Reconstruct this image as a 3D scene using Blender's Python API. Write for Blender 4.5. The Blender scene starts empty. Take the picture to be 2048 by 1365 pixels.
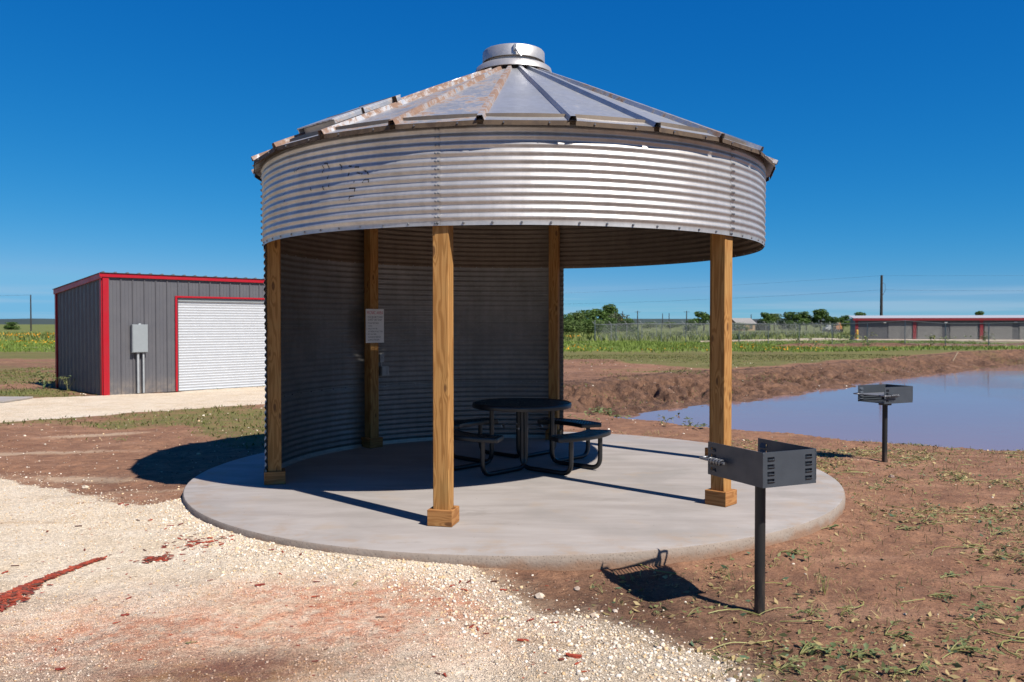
import bpy, bmesh, math, random
import numpy as np
from mathutils import Vector, Matrix
R = math.radians
rng = np.random.default_rng(7)
random.seed(7)
S = bpy.context.scene
COL = S.collection

# ------------------------------------------------------------------ camera, sky, sun, exposure
CAM = (-0.018, -9.56, 1.68)
FPX = 1668.0
cd = bpy.data.cameras.new('camera'); cam = bpy.data.objects.new('camera', cd); COL.objects.link(cam)
cd.sensor_width = 36; cd.lens = FPX/2048*36; cd.clip_start = 0.05; cd.clip_end = 20000
cam.location = CAM; cam.rotation_euler = (R(90-1.163), 0, 0)
cd.dof.use_dof = True; cd.dof.focus_distance = 7.6; cd.dof.aperture_fstop = 4.0
S.camera = cam

SUN_EL = R(48.2); SUN_AZ = (0.727, -0.687)
W = bpy.data.worlds.new('World'); S.world = W; W.use_nodes = True
wn = W.node_tree; wn.nodes.clear()
def wnode(t, **k):
    n = wn.nodes.new(t)
    for a, b in k.items(): setattr(n, a, b)
    return n
out = wnode('ShaderNodeOutputWorld'); bg = wnode('ShaderNodeBackground')
sky = wnode('ShaderNodeTexSky', sky_type='NISHITA', sun_disc=False)
sky.sun_elevation = SUN_EL; sky.sun_rotation = math.atan2(SUN_AZ[0], SUN_AZ[1])
sky.air_density = 1.0; sky.dust_density = 0.0; sky.ozone_density = 3.0; sky.altitude = 2500
# one even colour response over the whole sky (the deep, polarised blue of the photograph)
ss = wnode('ShaderNodeSeparateColor'); hs = wnode('ShaderNodeCombineColor'); wn.links.new(sky.outputs[0], ss.inputs[0])
for i, (kk, pw) in enumerate(((0.036, 2.35), (0.79, 0.86), (2.55, 0.48))):
    c_ = wnode('ShaderNodeMath', operation='MINIMUM'); wn.links.new(ss.outputs[i], c_.inputs[0]); c_.inputs[1].default_value = (5.3, 8.0, 50.0)[i]
    p_ = wnode('ShaderNodeMath', operation='POWER'); wn.links.new(c_.outputs[0], p_.inputs[0]); p_.inputs[1].default_value = pw
    m_ = wnode('ShaderNodeMath', operation='MULTIPLY'); wn.links.new(p_.outputs[0], m_.inputs[0]); m_.inputs[1].default_value = kk; wn.links.new(m_.outputs[0], hs.inputs[i])
# thin streaks of cloud low over the horizon
tc = wnode('ShaderNodeTexCoord'); sep = wnode('ShaderNodeSeparateXYZ'); wn.links.new(tc.outputs['Generated'], sep.inputs[0])
mp = wnode('ShaderNodeMapping'); mp.inputs['Scale'].default_value = (2.2, 2.2, 60); wn.links.new(tc.outputs['Generated'], mp.inputs[0])
nz = wnode('ShaderNodeTexNoise'); nz.inputs['Scale'].default_value = 1.6; nz.inputs['Detail'].default_value = 7; wn.links.new(mp.outputs[0], nz.inputs['Vector'])
r1 = wnode('ShaderNodeMapRange', interpolation_type='SMOOTHSTEP'); r1.inputs[1].default_value = 0.40; r1.inputs[2].default_value = 0.66
wn.links.new(nz.outputs[0], r1.inputs[0])
r2 = wnode('ShaderNodeMapRange', interpolation_type='SMOOTHSTEP'); r2.inputs[1].default_value = 0.055; r2.inputs[2].default_value = 0.022
wn.links.new(sep.outputs[2], r2.inputs[0])
mu = wnode('ShaderNodeMath', operation='MULTIPLY'); wn.links.new(r1.outputs[0], mu.inputs[0]); wn.links.new(r2.outputs[0], mu.inputs[1])
mu2 = wnode('ShaderNodeMath', operation='MULTIPLY'); wn.links.new(mu.outputs[0], mu2.inputs[0]); mu2.inputs[1].default_value = 0.45
mx = wnode('ShaderNodeMix', data_type='RGBA'); wn.links.new(mu2.outputs[0], mx.inputs[0]); wn.links.new(hs.outputs[0], mx.inputs[6]); mx.inputs[7].default_value = (4.0, 5.6, 7.3, 1)
wn.links.new(mx.outputs[2], bg.inputs[0]); bg.inputs[1].default_value = 0.055
wn.links.new(bg.outputs[0], out.inputs[0])

sd = bpy.data.lights.new('sun', 'SUN'); sd.energy = 5.0; sd.angle = R(0.53); sd.color = (1.0, 0.935, 0.83)
so = bpy.data.objects.new('sun', sd); COL.objects.link(so); so.location = (20, -20, 30)
sdir = Vector((SUN_AZ[0]*math.cos(SUN_EL), SUN_AZ[1]*math.cos(SUN_EL), math.sin(SUN_EL)))
so.rotation_euler = sdir.to_track_quat('Z', 'Y').to_euler()
S.view_settings.view_transform = 'Standard'; S.view_settings.look = 'None'
S.view_settings.exposure = 0.86; S.view_settings.gamma = 1.0; S.view_settings.use_curve_mapping = False
S.cycles.max_bounces = 8; S.cycles.diffuse_bounces = 4; S.cycles.glossy_bounces = 4

# ------------------------------------------------------------------ node / material helpers
ALB = 0.65   # keeps every surface at a real-world reflectance for the exposure above
class NT:
    alb = ALB
    def __init__(s, name):
        m = bpy.data.materials.new(name); m.use_nodes = True; s.m = m; s.t = m.node_tree; s.t.nodes.clear()
        s.out = s.t.nodes.new('ShaderNodeOutputMaterial'); s.b = s.t.nodes.new('ShaderNodeBsdfPrincipled')
        s.t.links.new(s.b.outputs[0], s.out.inputs[0])
    def n(s, t, **k):
        x = s.t.nodes.new(t)
        for a, b in k.items(): setattr(x, a, b)
        return x
    def put(s, sock, v):
        if isinstance(v, bpy.types.NodeSocket): s.t.links.new(v, sock)
        elif isinstance(v, (tuple, list)) and len(v) == 3 and sock.type == 'RGBA': sock.default_value = (*v, 1)
        elif sock.type == 'RGBA' and isinstance(v, (int, float)): sock.default_value = (v, v, v, 1)
        else: sock.default_value = v
    def set(s, **k):
        for a, v in k.items():
            if a == 'Base_Color' and s.alb != 1.0: v = s.mix(1.0, v, (s.alb,)*3, 'MULTIPLY')
            s.put(s.b.inputs[a.replace('_', ' ')], v)
        return s
    def coord(s, kind='Object'): return s.n('ShaderNodeTexCoord').outputs[kind]
    def pos(s): return s.n('ShaderNodeNewGeometry').outputs['Position']
    def attr(s, name, kind='GEOMETRY'): return s.n('ShaderNodeAttribute', attribute_name=name, attribute_type=kind)
    def mapping(s, v, scale=(1, 1, 1), loc=(0, 0, 0)):
        x = s.n('ShaderNodeMapping'); s.put(x.inputs[0], v); s.put(x.inputs['Scale'], scale); s.put(x.inputs['Location'], loc); return x.outputs[0]
    def noise(s, v, scale, detail=4, rough=0.55, dist=0.0):
        x = s.n('ShaderNodeTexNoise'); s.put(x.inputs['Vector'], v); s.put(x.inputs['Scale'], scale); s.put(x.inputs['Detail'], detail)
        s.put(x.inputs['Roughness'], rough); s.put(x.inputs['Distortion'], dist); return x.outputs[0]
    def voro(s, v, scale, feature='F1', rnd=1.0):
        x = s.n('ShaderNodeTexVoronoi', feature=feature); s.put(x.inputs['Vector'], v); s.put(x.inputs['Scale'], scale); s.put(x.inputs['Randomness'], rnd); return x
    def ramp(s, v, a, b, lo=0.0, hi=1.0, smooth=True):
        x = s.n('ShaderNodeMapRange', interpolation_type='SMOOTHSTEP' if smooth else 'LINEAR'); s.put(x.inputs[0], v)
        for i, q in ((1, a), (2, b), (3, lo), (4, hi)): s.put(x.inputs[i], q)
        return x.outputs[0]
    def mix(s, f, a, b, mode='MIX'):
        x = s.n('ShaderNodeMix', data_type='RGBA', blend_type=mode); s.put(x.inputs[0], f); s.put(x.inputs[6], a); s.put(x.inputs[7], b); return x.outputs[2]
    def math(s, op, a, b=0.0, clamp=False):
        x = s.n('ShaderNodeMath', operation=op, use_clamp=clamp); s.put(x.inputs[0], a); s.put(x.inputs[1], b); return x.outputs[0]
    def bump(s, h, strength=0.3, dist=0.01, normal=None):
        x = s.n('ShaderNodeBump'); s.put(x.inputs['Height'], h); s.put(x.inputs['Strength'], strength); s.put(x.inputs['Distance'], dist)
        if normal: s.put(x.inputs['Normal'], normal)
        s.put(s.b.inputs['Normal'], x.outputs[0]); return x.outputs[0]

M = {}
def simple(name, col, rough=0.5, metal=0.0, var=0.12, scale=6.0, bump=0.0, bscale=60.0, spec=0.5, col2=None):
    n = NT(name); v = n.coord()
    f = n.noise(v, scale, 6, 0.6)
    f2 = n.ramp(f, 0.3, 0.7)
    c2 = col2 if col2 else tuple(c*(1-var*2) for c in col)
    n.set(Base_Color=n.mix(f2, c2, col), Roughness=n.ramp(f, 0.2, 0.8, min(1, rough+0.08), max(0.02, rough-0.08)), Metallic=metal)
    n.b.inputs['Specular IOR Level'].default_value = spec
    if bump: n.bump(n.noise(v, bscale, 4), bump, 0.004)
    M[name] = n.m; return n

# galvanised steel with rust that follows an object property
def galvanised(name, base, rough, rusty=False, metal=0.92):
    n = NT(name); v = n.coord()
    oi = n.n('ShaderNodeObjectInfo').outputs['Random']
    sp = n.voro(v, 34).outputs['Color']
    spg = n.n('ShaderNodeSeparateColor'); n.put(spg.inputs[0], sp)
    spangle = n.ramp(spg.outputs[0], 0, 1, 0.95, 1.03, False)
    big = n.noise(v, 2.3, 6, 0.6)
    streak = n.noise(n.mapping(v, (9, 9, 0.8)), 1.5, 5, 0.6)
    tone = n.math('MULTIPLY', spangle, n.ramp(big, 0.25, 0.75, 0.84, 1.08))
    tone = n.math('MULTIPLY', tone, n.ramp(streak, 0.3, 0.7, 0.93, 1.05))
    tone = n.math('MULTIPLY', tone, n.ramp(oi, 0, 1, 0.95, 1.04))
    comb = n.n('ShaderNodeCombineColor')
    for i in range(3): n.put(comb.inputs[i], n.math('MULTIPLY', tone, base[i]))
    col = comb.outputs[0]; rf = n.ramp(big, 0.2, 0.8, rough+0.07, rough-0.05)
    ra = n.attr('rust', 'OBJECT').outputs['Fac']
    rn = n.math('ADD', n.math('MULTIPLY', n.noise(v, 4.2, 9, 0.7, 0.4), 0.6), n.math('MULTIPLY', n.noise(v, 17, 8, 0.72), 0.4))
    thr = n.math('SUBTRACT', 0.78, n.math('MULTIPLY', ra, 0.34))
    rm = n.math('MULTIPLY', n.ramp(n.math('SUBTRACT', rn, thr), -0.05, 0.09), 0.92)
    rc = n.mix(n.noise(v, 40, 5), (0.13, 0.055, 0.028), (0.34, 0.185, 0.105))
    n.set(Base_Color=n.mix(rm, col, rc), Roughness=n.mix(rm, rf, 0.9), Metallic=n.math('MULTIPLY', n.math('SUBTRACT', 1.0, rm), metal))
    n.bump(n.math('ADD', n.noise(v, 5, 3), n.math('MULTIPLY', rm, n.noise(v, 120, 3))), 0.12, 0.01)
    M[name] = n.m
galvanised('galvanised', (0.66, 0.64, 0.635), 0.44, metal=0.64)
galvanised('galvanised_roof', (0.60, 0.62, 0.66), 0.42, metal=0.7)
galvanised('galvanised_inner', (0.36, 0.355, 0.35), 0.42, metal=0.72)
galvanised('galvanised_stain_shade', (0.27, 0.215, 0.17), 0.5, metal=0.6)  # browner, darker copy; the shade inside the skirt is put into the colour
simple('bolt_steel', (0.42, 0.42, 0.43), 0.35, 0.9)
simple('rusty_lip', (0.058, 0.032, 0.017), 0.8, 0.1, col2=(0.12, 0.08, 0.05), scale=14)
simple('marker_black', (0.035, 0.028, 0.025), 0.7)

# timber
def timber(name, c_lo, c_hi, axis=2):
    n = NT(name); oi = n.n('ShaderNodeObjectInfo').outputs['Random']
    off = n.n('ShaderNodeCombineXYZ')
    for i, k in enumerate((3.1, 7.7, 31.0)): n.put(off.inputs[i], n.math('MULTIPLY', oi, k))
    v0 = n.n('ShaderNodeVectorMath', operation='ADD'); n.put(v0.inputs[0], n.coord()); n.put(v0.inputs[1], off.outputs[0]); v0 = v0.outputs[0]
    sc = [10, 10, 10]; sc[axis] = 0.75
    warp = n.noise(n.mapping(v0, tuple(sc)), 0.55, 3, 0.5)
    kz = [14, 14, 14]; kz[axis] = 5.0
    kv = n.voro(n.mapping(v0, tuple(kz)), 0.62)
    knot = n.ramp(kv.outputs['Distance'], 0.10, 0.17, 1.0, 0.0)
    ring = n.math('ADD', n.math('MULTIPLY', warp, 17.0), n.math('MULTIPLY', n.ramp(kv.outputs['Distance'], 0.0, 0.45, 1.0, 0.0), 1.6))
    ring = n.math('SINE', n.math('MULTIPLY', ring, 6.283))
    ringf = n.ramp(ring, -0.5, 1.0)
    fs = [120, 120, 120]; fs[axis] = 2.5
    fib = n.noise(n.mapping(v0, tuple(fs)), 1.0, 4, 0.6)
    c = n.mix(ringf, c_hi, c_lo)
    c = n.mix(n.ramp(fib, 0.3, 0.75, 0.0, 0.4), c, tuple(x*0.68 for x in c_lo))
    c = n.mix(n.ramp(n.noise(v0, 3.0, 3), 0.5, 0.8, 0, 0.25), c, (0.36, 0.27, 0.10))
    c = n.mix(n.math('MULTIPLY', knot, 0.85), c, (0.13, 0.055, 0.018))
    n.set(Base_Color=c, Roughness=0.72)
    n.b.inputs['Specular IOR Level'].default_value = 0.25
    n.bump(n.math('ADD', fib, n.math('MULTIPLY', ringf, 0.6)), 0.16, 0.003)
    M[name] = n.m
timber('timber', (0.350, 0.160, 0.042), (0.52, 0.270, 0.088))
timber('timber_trim', (0.34, 0.142, 0.042), (0.47, 0.222, 0.075), axis=0)

# broom-finished concrete
n = NT('concrete'); v = n.coord()
a = n.noise(n.mapping(v, (0.6, 2.6, 1)), 1.3, 7, 0.62, 0.4); b_ = n.noise(v, 0.9, 5, 0.6); c_ = n.noise(n.mapping(v, (1.5, 40, 1)), 2.0, 3, 0.6)
col = n.mix(n.ramp(a, 0.32, 0.68), (0.335, 0.300, 0.283), (0.425, 0.388, 0.372))
col = n.mix(n.ramp(b_, 0.46, 0.70, 0, 0.75), col, (0.30, 0.277, 0.262))
col = n.mix(n.ramp(n.noise(v, 2.1, 4), 0.56, 0.72, 0, 0.5), col, (0.40, 0.32, 0.25))
col = n.mix(n.ramp(c_, 0.45, 0.8, 0, 0.22), col, (0.33, 0.30, 0.28))
spl = n.noise(n.mapping(v, (0.35, 1.1, 1)), 2.4, 7, 0.7, 0.8); col = n.mix(n.ramp(spl, 0.57, 0.66, 0, 0.38), col, (0.25, 0.225, 0.205))
sp = n.voro(v, 5.5).outputs['Distance']
col = n.mix(n.ramp(sp, 0.02, 0.045, 0.75, 0.0), col, (0.15, 0.115, 0.09))
rr_ = n.n('ShaderNodeVectorMath', operation='LENGTH'); n.put(rr_.inputs[0], v)
col = n.mix(n.math('MULTIPLY', n.ramp(rr_.outputs['Value'], 2.9, 3.54), n.ramp(n.noise(v, 3.5, 8, 0.72), 0.46, 0.66, 0, 0.7)), col, (0.36, 0.265, 0.195))
n.set(Base_Color=col, Roughness=0.8); n.bump(n.math('ADD', c_, n.noise(v, 90, 3)), 0.18, 0.004); M['concrete'] = n.m
n = NT('concrete_edge'); v = n.coord()
zz = n.n('ShaderNodeSeparateXYZ'); n.put(zz.inputs[0], v)
pit = n.voro(v, 46).outputs['Distance']
soil = n.ramp(n.math('ADD', zz.outputs[2], n.math('MULTIPLY', n.noise(v, 5, 5), 0.16)), -0.02, 0.055, 0.9, 0.0)
col = n.mix(n.noise(v, 9, 6), (0.24, 0.19, 0.155), (0.38, 0.32, 0.275))
col = n.mix(soil, col, (0.30, 0.175, 0.11)); col = n.mix(n.ramp(pit, 0.12, 0.3, 0.6, 0), col, (0.11, 0.085, 0.065))
n.set(Base_Color=col, Roughness=0.92); n.bump(n.math('ADD', n.math('MULTIPLY', pit, 0.3), n.noise(v, 45, 6)), 0.5, 0.008); M['concrete_edge'] = n.m

# painted metals and the rest
simple('black_coating', (0.012, 0.012, 0.014), 0.36, 0.0, spec=0.55)
simple('grill_paint', (0.060, 0.072, 0.090), 0.42, 0.0, col2=(0.046, 0.055, 0.070), scale=9, bump=0.08, bscale=150)
n = NT('grill_post_paint'); v = n.coord(); z_ = n.n('ShaderNodeSeparateXYZ'); n.put(z_.inputs[0], v)
dirty = n.math('MULTIPLY', n.ramp(z_.outputs[2], 0.36, 0.02, 0.0, 1.0), n.ramp(n.noise(n.mapping(v, (20, 20, 5)), 1.2, 6, 0.7), 0.42, 0.65))
n.set(Base_Color=n.mix(n.math('MULTIPLY', dirty, 0.6), (0.014, 0.014, 0.015), (0.16, 0.10, 0.07)), Roughness=0.5); M['grill_post_paint'] = n.m
simple('steel_rod', (0.26, 0.27, 0.30), 0.4, 0.5)
simple('zinc_bolt', (0.6, 0.6, 0.62), 0.35, 0.6)
simple('red_trim', (0.43, 0.003, 0.014), 0.38, 0.0, var=0.05)
n = NT('shed_grey'); wpos = n.pos(); z_ = n.n('ShaderNodeSeparateXYZ'); n.put(z_.inputs[0], wpos)
dust = n.math('MULTIPLY', n.ramp(z_.outputs[2], 0.40, -0.15), n.ramp(n.noise(wpos, 6, 7, 0.7), 0.35, 0.7, 0.1, 0.6))
n.set(Base_Color=n.mix(dust, n.mix(n.noise(wpos, 1.6, 5), (0.100, 0.100, 0.115), (0.124, 0.124, 0.141)), (0.36, 0.29, 0.23)), Roughness=n.ramp(n.noise(wpos, 3, 4), 0.3, 0.7, 0.36, 0.5)); n.bump(n.noise(wpos, 2.2, 3), 0.12, 0.02); M['shed_grey'] = n.m
simple('shed_roof', (0.14, 0.135, 0.135), 0.45)
simple('door_white', (0.61, 0.64, 0.69), 0.42, var=0.03)
simple('panel_grey', (0.30, 0.335, 0.36), 0.45, var=0.05)
simple('conduit_grey', (0.42, 0.45, 0.48), 0.5)
simple('sign_white', (0.98, 0.97, 0.96), 0.5, var=0.03)
simple('ink_red', (0.75, 0.03, 0.07), 0.6)
simple('ink_dark', (0.03, 0.035, 0.05), 0.6)
simple('outlet_grey', (0.42, 0.44, 0.46), 0.45)
simple('fence_steel', (0.42, 0.44, 0.44), 0.45, 0.6)
simple('creosote_pole', (0.040, 0.034, 0.032), 0.85, bump=0.3)
simple('wire_dark', (0.03, 0.03, 0.035), 0.6)
simple('far_wall_grey', (0.10, 0.103, 0.112), 0.6, var=0.05)
simple('far_door_grey', (0.19, 0.19, 0.185), 0.6, var=0.05)
simple('far_roof_white', (0.50, 0.51, 0.55), 0.5, var=0.04)
simple('far_red', (0.30, 0.012, 0.022), 0.5)
simple('bollard_yellow', (0.75, 0.42, 0.02), 0.5)
simple('lamp_white', (0.75, 0.75, 0.72), 0.4)
simple('house_tan', (0.50, 0.33, 0.19), 0.8)
simple('house_roof', (0.30, 0.29, 0.29), 0.8)
simple('house_dark', (0.03, 0.032, 0.035), 0.7)
simple('machine_orange', (0.55, 0.22, 0.07), 0.6)
simple('trailer_white', (0.55, 0.56, 0.56), 0.5)
simple('tyre_black', (0.015, 0.015, 0.015), 0.8)
simple('bark', (0.10, 0.075, 0.055), 0.9, bump=0.4)
simple('hill_scrub_haze', (0.020, 0.040, 0.046), 0.95, col2=(0.034, 0.056, 0.056), scale=0.004)  # distance haze painted into the scrub colour as blue
simple('stake_wood', (0.55, 0.42, 0.28), 0.8)

def vcol(name, rough=0.85, trans=0.0, bumpy=0.0, spec=0.3):
    n = NT(name); c = n.attr('col').outputs['Color']
    if trans: n.alb = 1.0
    n.set(Base_Color=c, Roughness=rough); n.b.inputs['Specular IOR Level'].default_value = spec
    if bumpy: n.bump(n.noise(n.coord(), 130, 4), bumpy, 0.004)
    if trans:
        t = n.n('ShaderNodeBsdfTranslucent'); n.put(t.inputs[0], c); ms = n.n('ShaderNodeMixShader'); ms.inputs[0].default_value = trans
        n.t.links.new(n.b.outputs[0], ms.inputs[1]); n.t.links.new(t.outputs[0], ms.inputs[2]); n.t.links.new(ms.outputs[0], n.out.inputs[0])
    M[name] = n.m
vcol('stone', 0.9, bumpy=0.35); vcol('leaf', 0.6, 0.28); vcol('plant', 0.65, 0.2); vcol('wood_chip', 0.85, bumpy=0.4); vcol('tree_leaf', 0.7, 0.22)

# muddy water
n = NT('muddy_water'); n.alb = 1.0; v = n.pos()
wv = n.math('ADD', n.noise(n.mapping(v, (1.2, 2.6, 1)), 2.2, 3, 0.5), n.math('MULTIPLY', n.noise(v, 0.35, 2), 1.0))
n.set(Base_Color=n.mix(n.noise(v, 0.25, 3), (0.185, 0.115, 0.118), (0.205, 0.13, 0.13)), Roughness=0.045, IOR=1.33); wv = n.math('ADD', wv, n.math('MULTIPLY', n.noise(n.mapping(v, (4, 11, 1)), 2.0, 3), n.ramp(n.noise(v, 0.18, 3), 0.42, 0.62)))
n.bump(wv, 0.09, 0.02); M['muddy_water'] = n.m

# ------------------------------------------------------------------ mesh helpers
def link(name, me, mat, parent=None, smooth=None):
    o = bpy.data.objects.new(name, me); COL.objects.link(o)
    if mat is not None:
        for m in (mat if isinstance(mat, (list, tuple)) else [mat]): me.materials.append(M[m])
    if parent: o.parent = parent
    if smooth is not None:
        me.shade_smooth()
        if smooth < 180: me.set_sharp_from_angle(angle=R(smooth))
    return o
def np_mesh(name, verts, faces, cols=None):
    verts = np.asarray(verts, np.float32); faces = np.asarray(faces, np.int32); k = faces.shape[1]
    me = bpy.data.meshes.new(name); me.vertices.add(len(verts)); me.vertices.foreach_set('co', verts.ravel())
    me.loops.add(faces.size); me.loops.foreach_set('vertex_index', faces.ravel())
    me.polygons.add(len(faces)); me.polygons.foreach_set('loop_start', np.arange(len(faces), dtype=np.int32)*k)
    me.update(calc_edges=True)
    if cols is not None:
        c = np.ones((len(verts), 4), np.float32); c[:, :3] = cols
        a = me.attributes.new('col', 'FLOAT_COLOR', 'POINT'); a.data.foreach_set('color', c.ravel())
    return me
class MB:
    def __init__(s): s.v = []; s.f = []
    def add(s, vs, fs):
        o = len(s.v); s.v += [tuple(p) for p in vs]; s.f += [tuple(i+o for i in q) for q in fs]; return s
    def hexa(s, p):  # 8 corners: bottom 0-3 ccw, top 4-7
        return s.add(p, [(3, 2, 1, 0), (4, 5, 6, 7), (0, 1, 5, 4), (1, 2, 6, 5), (2, 3, 7, 6), (3, 0, 4, 7)])
    def box(s, c, d, rz=0.0, mtx=None):
        x, y, z = (q/2 for q in d); ps = [(-x, -y, -z), (x, -y, -z), (x, y, -z), (-x, y, -z), (-x, -y, z), (x, -y, z), (x, y, z), (-x, y, z)]
        m = Matrix.Translation(c) @ (mtx if mtx is not None else Matrix.Rotation(rz, 4, 'Z'))
        return s.hexa([m @ Vector(p) for p in ps])
    def tube(s, pts, r, n=8, cap=True, r2=None):
        pts = [Vector(p) for p in pts]; L = len(pts); base = len(s.v); up = None
        for i, p in enumerate(pts):
            t = (pts[min(i+1, L-1)] - pts[max(i-1, 0)]).normalized()
            if up is None: up = t.orthogonal().normalized()
            else: up = (up - t*up.dot(t)).normalized()
            w = t.cross(up); rr = r if r2 is None else r + (r2-r)*i/(L-1)
            for k in range(n):
                a = 2*math.pi*k/n; s.v.append(tuple(p + (up*math.cos(a) + w*math.sin(a))*rr))
        for i in range(L-1):
            for k in range(n):
                a = base+i*n+k; b = base+i*n+(k+1) % n; s.f.append((a, b, b+n, a+n))
        if cap:
            s.f.append(tuple(base+k for k in range(n))[::-1]); s.f.append(tuple(base+(L-1)*n+k for k in range(n)))
        return s
    def lathe(s, prof, n=48, a0=0.0, a1=2*math.pi):
        full = abs(a1-a0) > 6.28; m = n if full else n+1; base = len(s.v)
        for (r, z) in prof:
            for k in range(m):
                a = a0+(a1-a0)*k/n; s.v.append((r*math.sin(a), -r*math.cos(a), z))
        for i in range(len(prof)-1):
            for k in range(n):
                a = base+i*m+k; b = base+i*m+((k+1) % m if full else k+1); s.f.append((a, b, b+m, a+m))
        return s
    def me(s, name, bevel=0.0):
        me = bpy.data.meshes.new(name); me.from_pydata(s.v, [], s.f)
        if bevel or True:
            bm = bmesh.new(); bm.from_mesh(me)
            if bevel: bmesh.ops.bevel(bm, geom=list(bm.edges), offset=bevel, segments=1, affect='EDGES', clamp_overlap=True)
            bmesh.ops.recalc_face_normals(bm, faces=list(bm.faces)); bm.to_mesh(me); bm.free()
        return me
    def build(s, name, mat, parent=None, bevel=0.0, smooth=None): return link(name, s.me(name, bevel), mat, parent, smooth)
def empty(name, loc=(0, 0, 0), rz=0.0, parent=None):
    o = bpy.data.objects.new(name, None); COL.objects.link(o); o.location = loc; o.rotation_euler = (0, 0, rz); o.empty_display_size = 0.2
    if parent: o.parent = parent
    return o
def tag(o, label=None, cat=None, group=None, kind=None):
    if label: o['label'] = label
    if cat: o['category'] = cat
    if group: o['group'] = group
    if kind: o['kind'] = kind
    return o
def share(src, name, parent=None, loc=None, rot=None, scale=None):
    o = bpy.data.objects.new(name, src.data); COL.objects.link(o)
    if parent: o.parent = parent
    if loc is not None: o.location = loc
    if rot is not None: o.rotation_euler = rot
    if scale is not None: o.scale = scale
    return o
def copy_tree(o, parent=None):
    c = o.copy(); COL.objects.link(c); c.parent = parent
    for ch in o.children: copy_tree(ch, c)
    return c
def arc_path(pts, rad, seg=5):   # fillet the inner corners of a polyline
    pts = [Vector(p) for p in pts]; outp = [pts[0]]
    for i in range(1, len(pts)-1):
        a, b, c = pts[i-1], pts[i], pts[i+1]; d1 = (a-b).normalized(); d2 = (c-b).normalized()
        ang = d1.angle(d2); t = min(rad/math.tan(ang/2), (a-b).length*0.49, (c-b).length*0.49)
        p0 = b+d1*t; p1 = b+d2*t
        for k in range(seg+1):
            u = k/seg; outp.append(p0*(1-u)**2 + b*2*u*(1-u) + p1*u*u)
    outp.append(pts[-1]); return outp
def G(px, py, z=-0.13):          # where a sight line measured in the photograph meets height z
    th = R(-1.163); x = px-1024; y = 682.5-py
    d = (x, FPX*math.cos(th)-y*math.sin(th), FPX*math.sin(th)+y*math.cos(th)); t = (z-CAM[2])/d[2]
    return (CAM[0]+t*d[0], CAM[1]+t*d[1])

# ------------------------------------------------------------------ noise and terrain
def hash2(ix, iy, seed):
    h = (ix.astype(np.int64)*374761393 + iy.astype(np.int64)*668265263 + seed*1442695041) & 0xffffffff
    h = ((h ^ (h >> 13))*1274126177) & 0xffffffff
    return ((h ^ (h >> 16)) & 0xffff)/65535.0
def vnoise(x, y, seed=0):
    ix = np.floor(x); iy = np.floor(y); fx = x-ix; fy = y-iy; fx = fx*fx*(3-2*fx); fy = fy*fy*(3-2*fy)
    a = hash2(ix, iy, seed); b = hash2(ix+1, iy, seed); c = hash2(ix, iy+1, seed); d = hash2(ix+1, iy+1, seed)
    return a*(1-fx)*(1-fy)+b*fx*(1-fy)+c*(1-fx)*fy+d*fx*fy
def fbm(x, y, o=4, seed=0):
    s = 0; a = 0.5; t = 0
    for i in range(o): s = s+a*vnoise(x, y, seed+i*17); t += a; x = x*2.03+5.1; y = y*2.03-3.7; a *= 0.5
    return s/t
def sstep(a, b, x): t = np.clip((x-a)/(b-a), 0, 1); return t*t*(3-2*t)
def poly_sd(P, x, y):            # signed distance, negative inside
    P = np.array(P, float); d = np.full(x.shape, 1e9); ins = np.zeros(x.shape, bool)
    for i in range(len(P)):
        a = P[i]; b = P[(i+1) % len(P)]; e = b-a
        t = np.clip(((x-a[0])*e[0]+(y-a[1])*e[1])/(e@e), 0, 1)
        d = np.minimum(d, np.hypot(x-a[0]-t*e[0], y-a[1]-t*e[1]))
        c = (a[1] > y) != (b[1] > y)
        with np.errstate(divide='ignore', invalid='ignore'): xi = a[0]+(y-a[1])*e[0]/(e[1] if e[1] else 1e-9)
        ins ^= c & (x < xi)
    return np.where(ins, -d, d)
WATER = -0.70
POND = [(2.95, 10.2), (3.3, 11.7), (5.66, 14.3), (9.6, 18.1), (16.9, 26.7), (29.6, 38.6), (42, 44), (60, 40), (62, 15), (45, -4), (30, -2), (20, 0.4), (12, 2.2), (8.3, 3.8), (6.1, 4.8), (4.8, 5.9), (3.6, 7.2), (2.95, 8.5)]
GRAVEL = [(-40, 9), (-16, 4.5), (-9, 2.2)] + [G(*p) for p in ((0, 951), (79, 966), (174, 990), (226, 1013), (300, 1008), (368, 1003))] + [(-2.6, -1.4), (-1.2, -2.9)] + [G(*p) for p in ((925, 1118), (965, 1143), (1042, 1180), (1093, 1222), (1144, 1228), (1247, 1245), (1400, 1290), (1560, 1375))] + [(2.6, -8), (5, -16), (10, -40), (-60, -40)]
ROAD = [(-60, 9.5), (-20, 8.3), (-9.48, 5.9), (-7.5, 7.75), (-5.7, 9.5), (-2.5, 12.7), (0.5, 16), (-1.5, 18.6), (-5.0, 16.9), (-7.4, 14.8), (-10.55, 11.72), (-11.9, 10.9), (-14, 10.9), (-22, 13.5), (-60, 16)]
SHED_O = (-10.48, 11.79)
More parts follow.
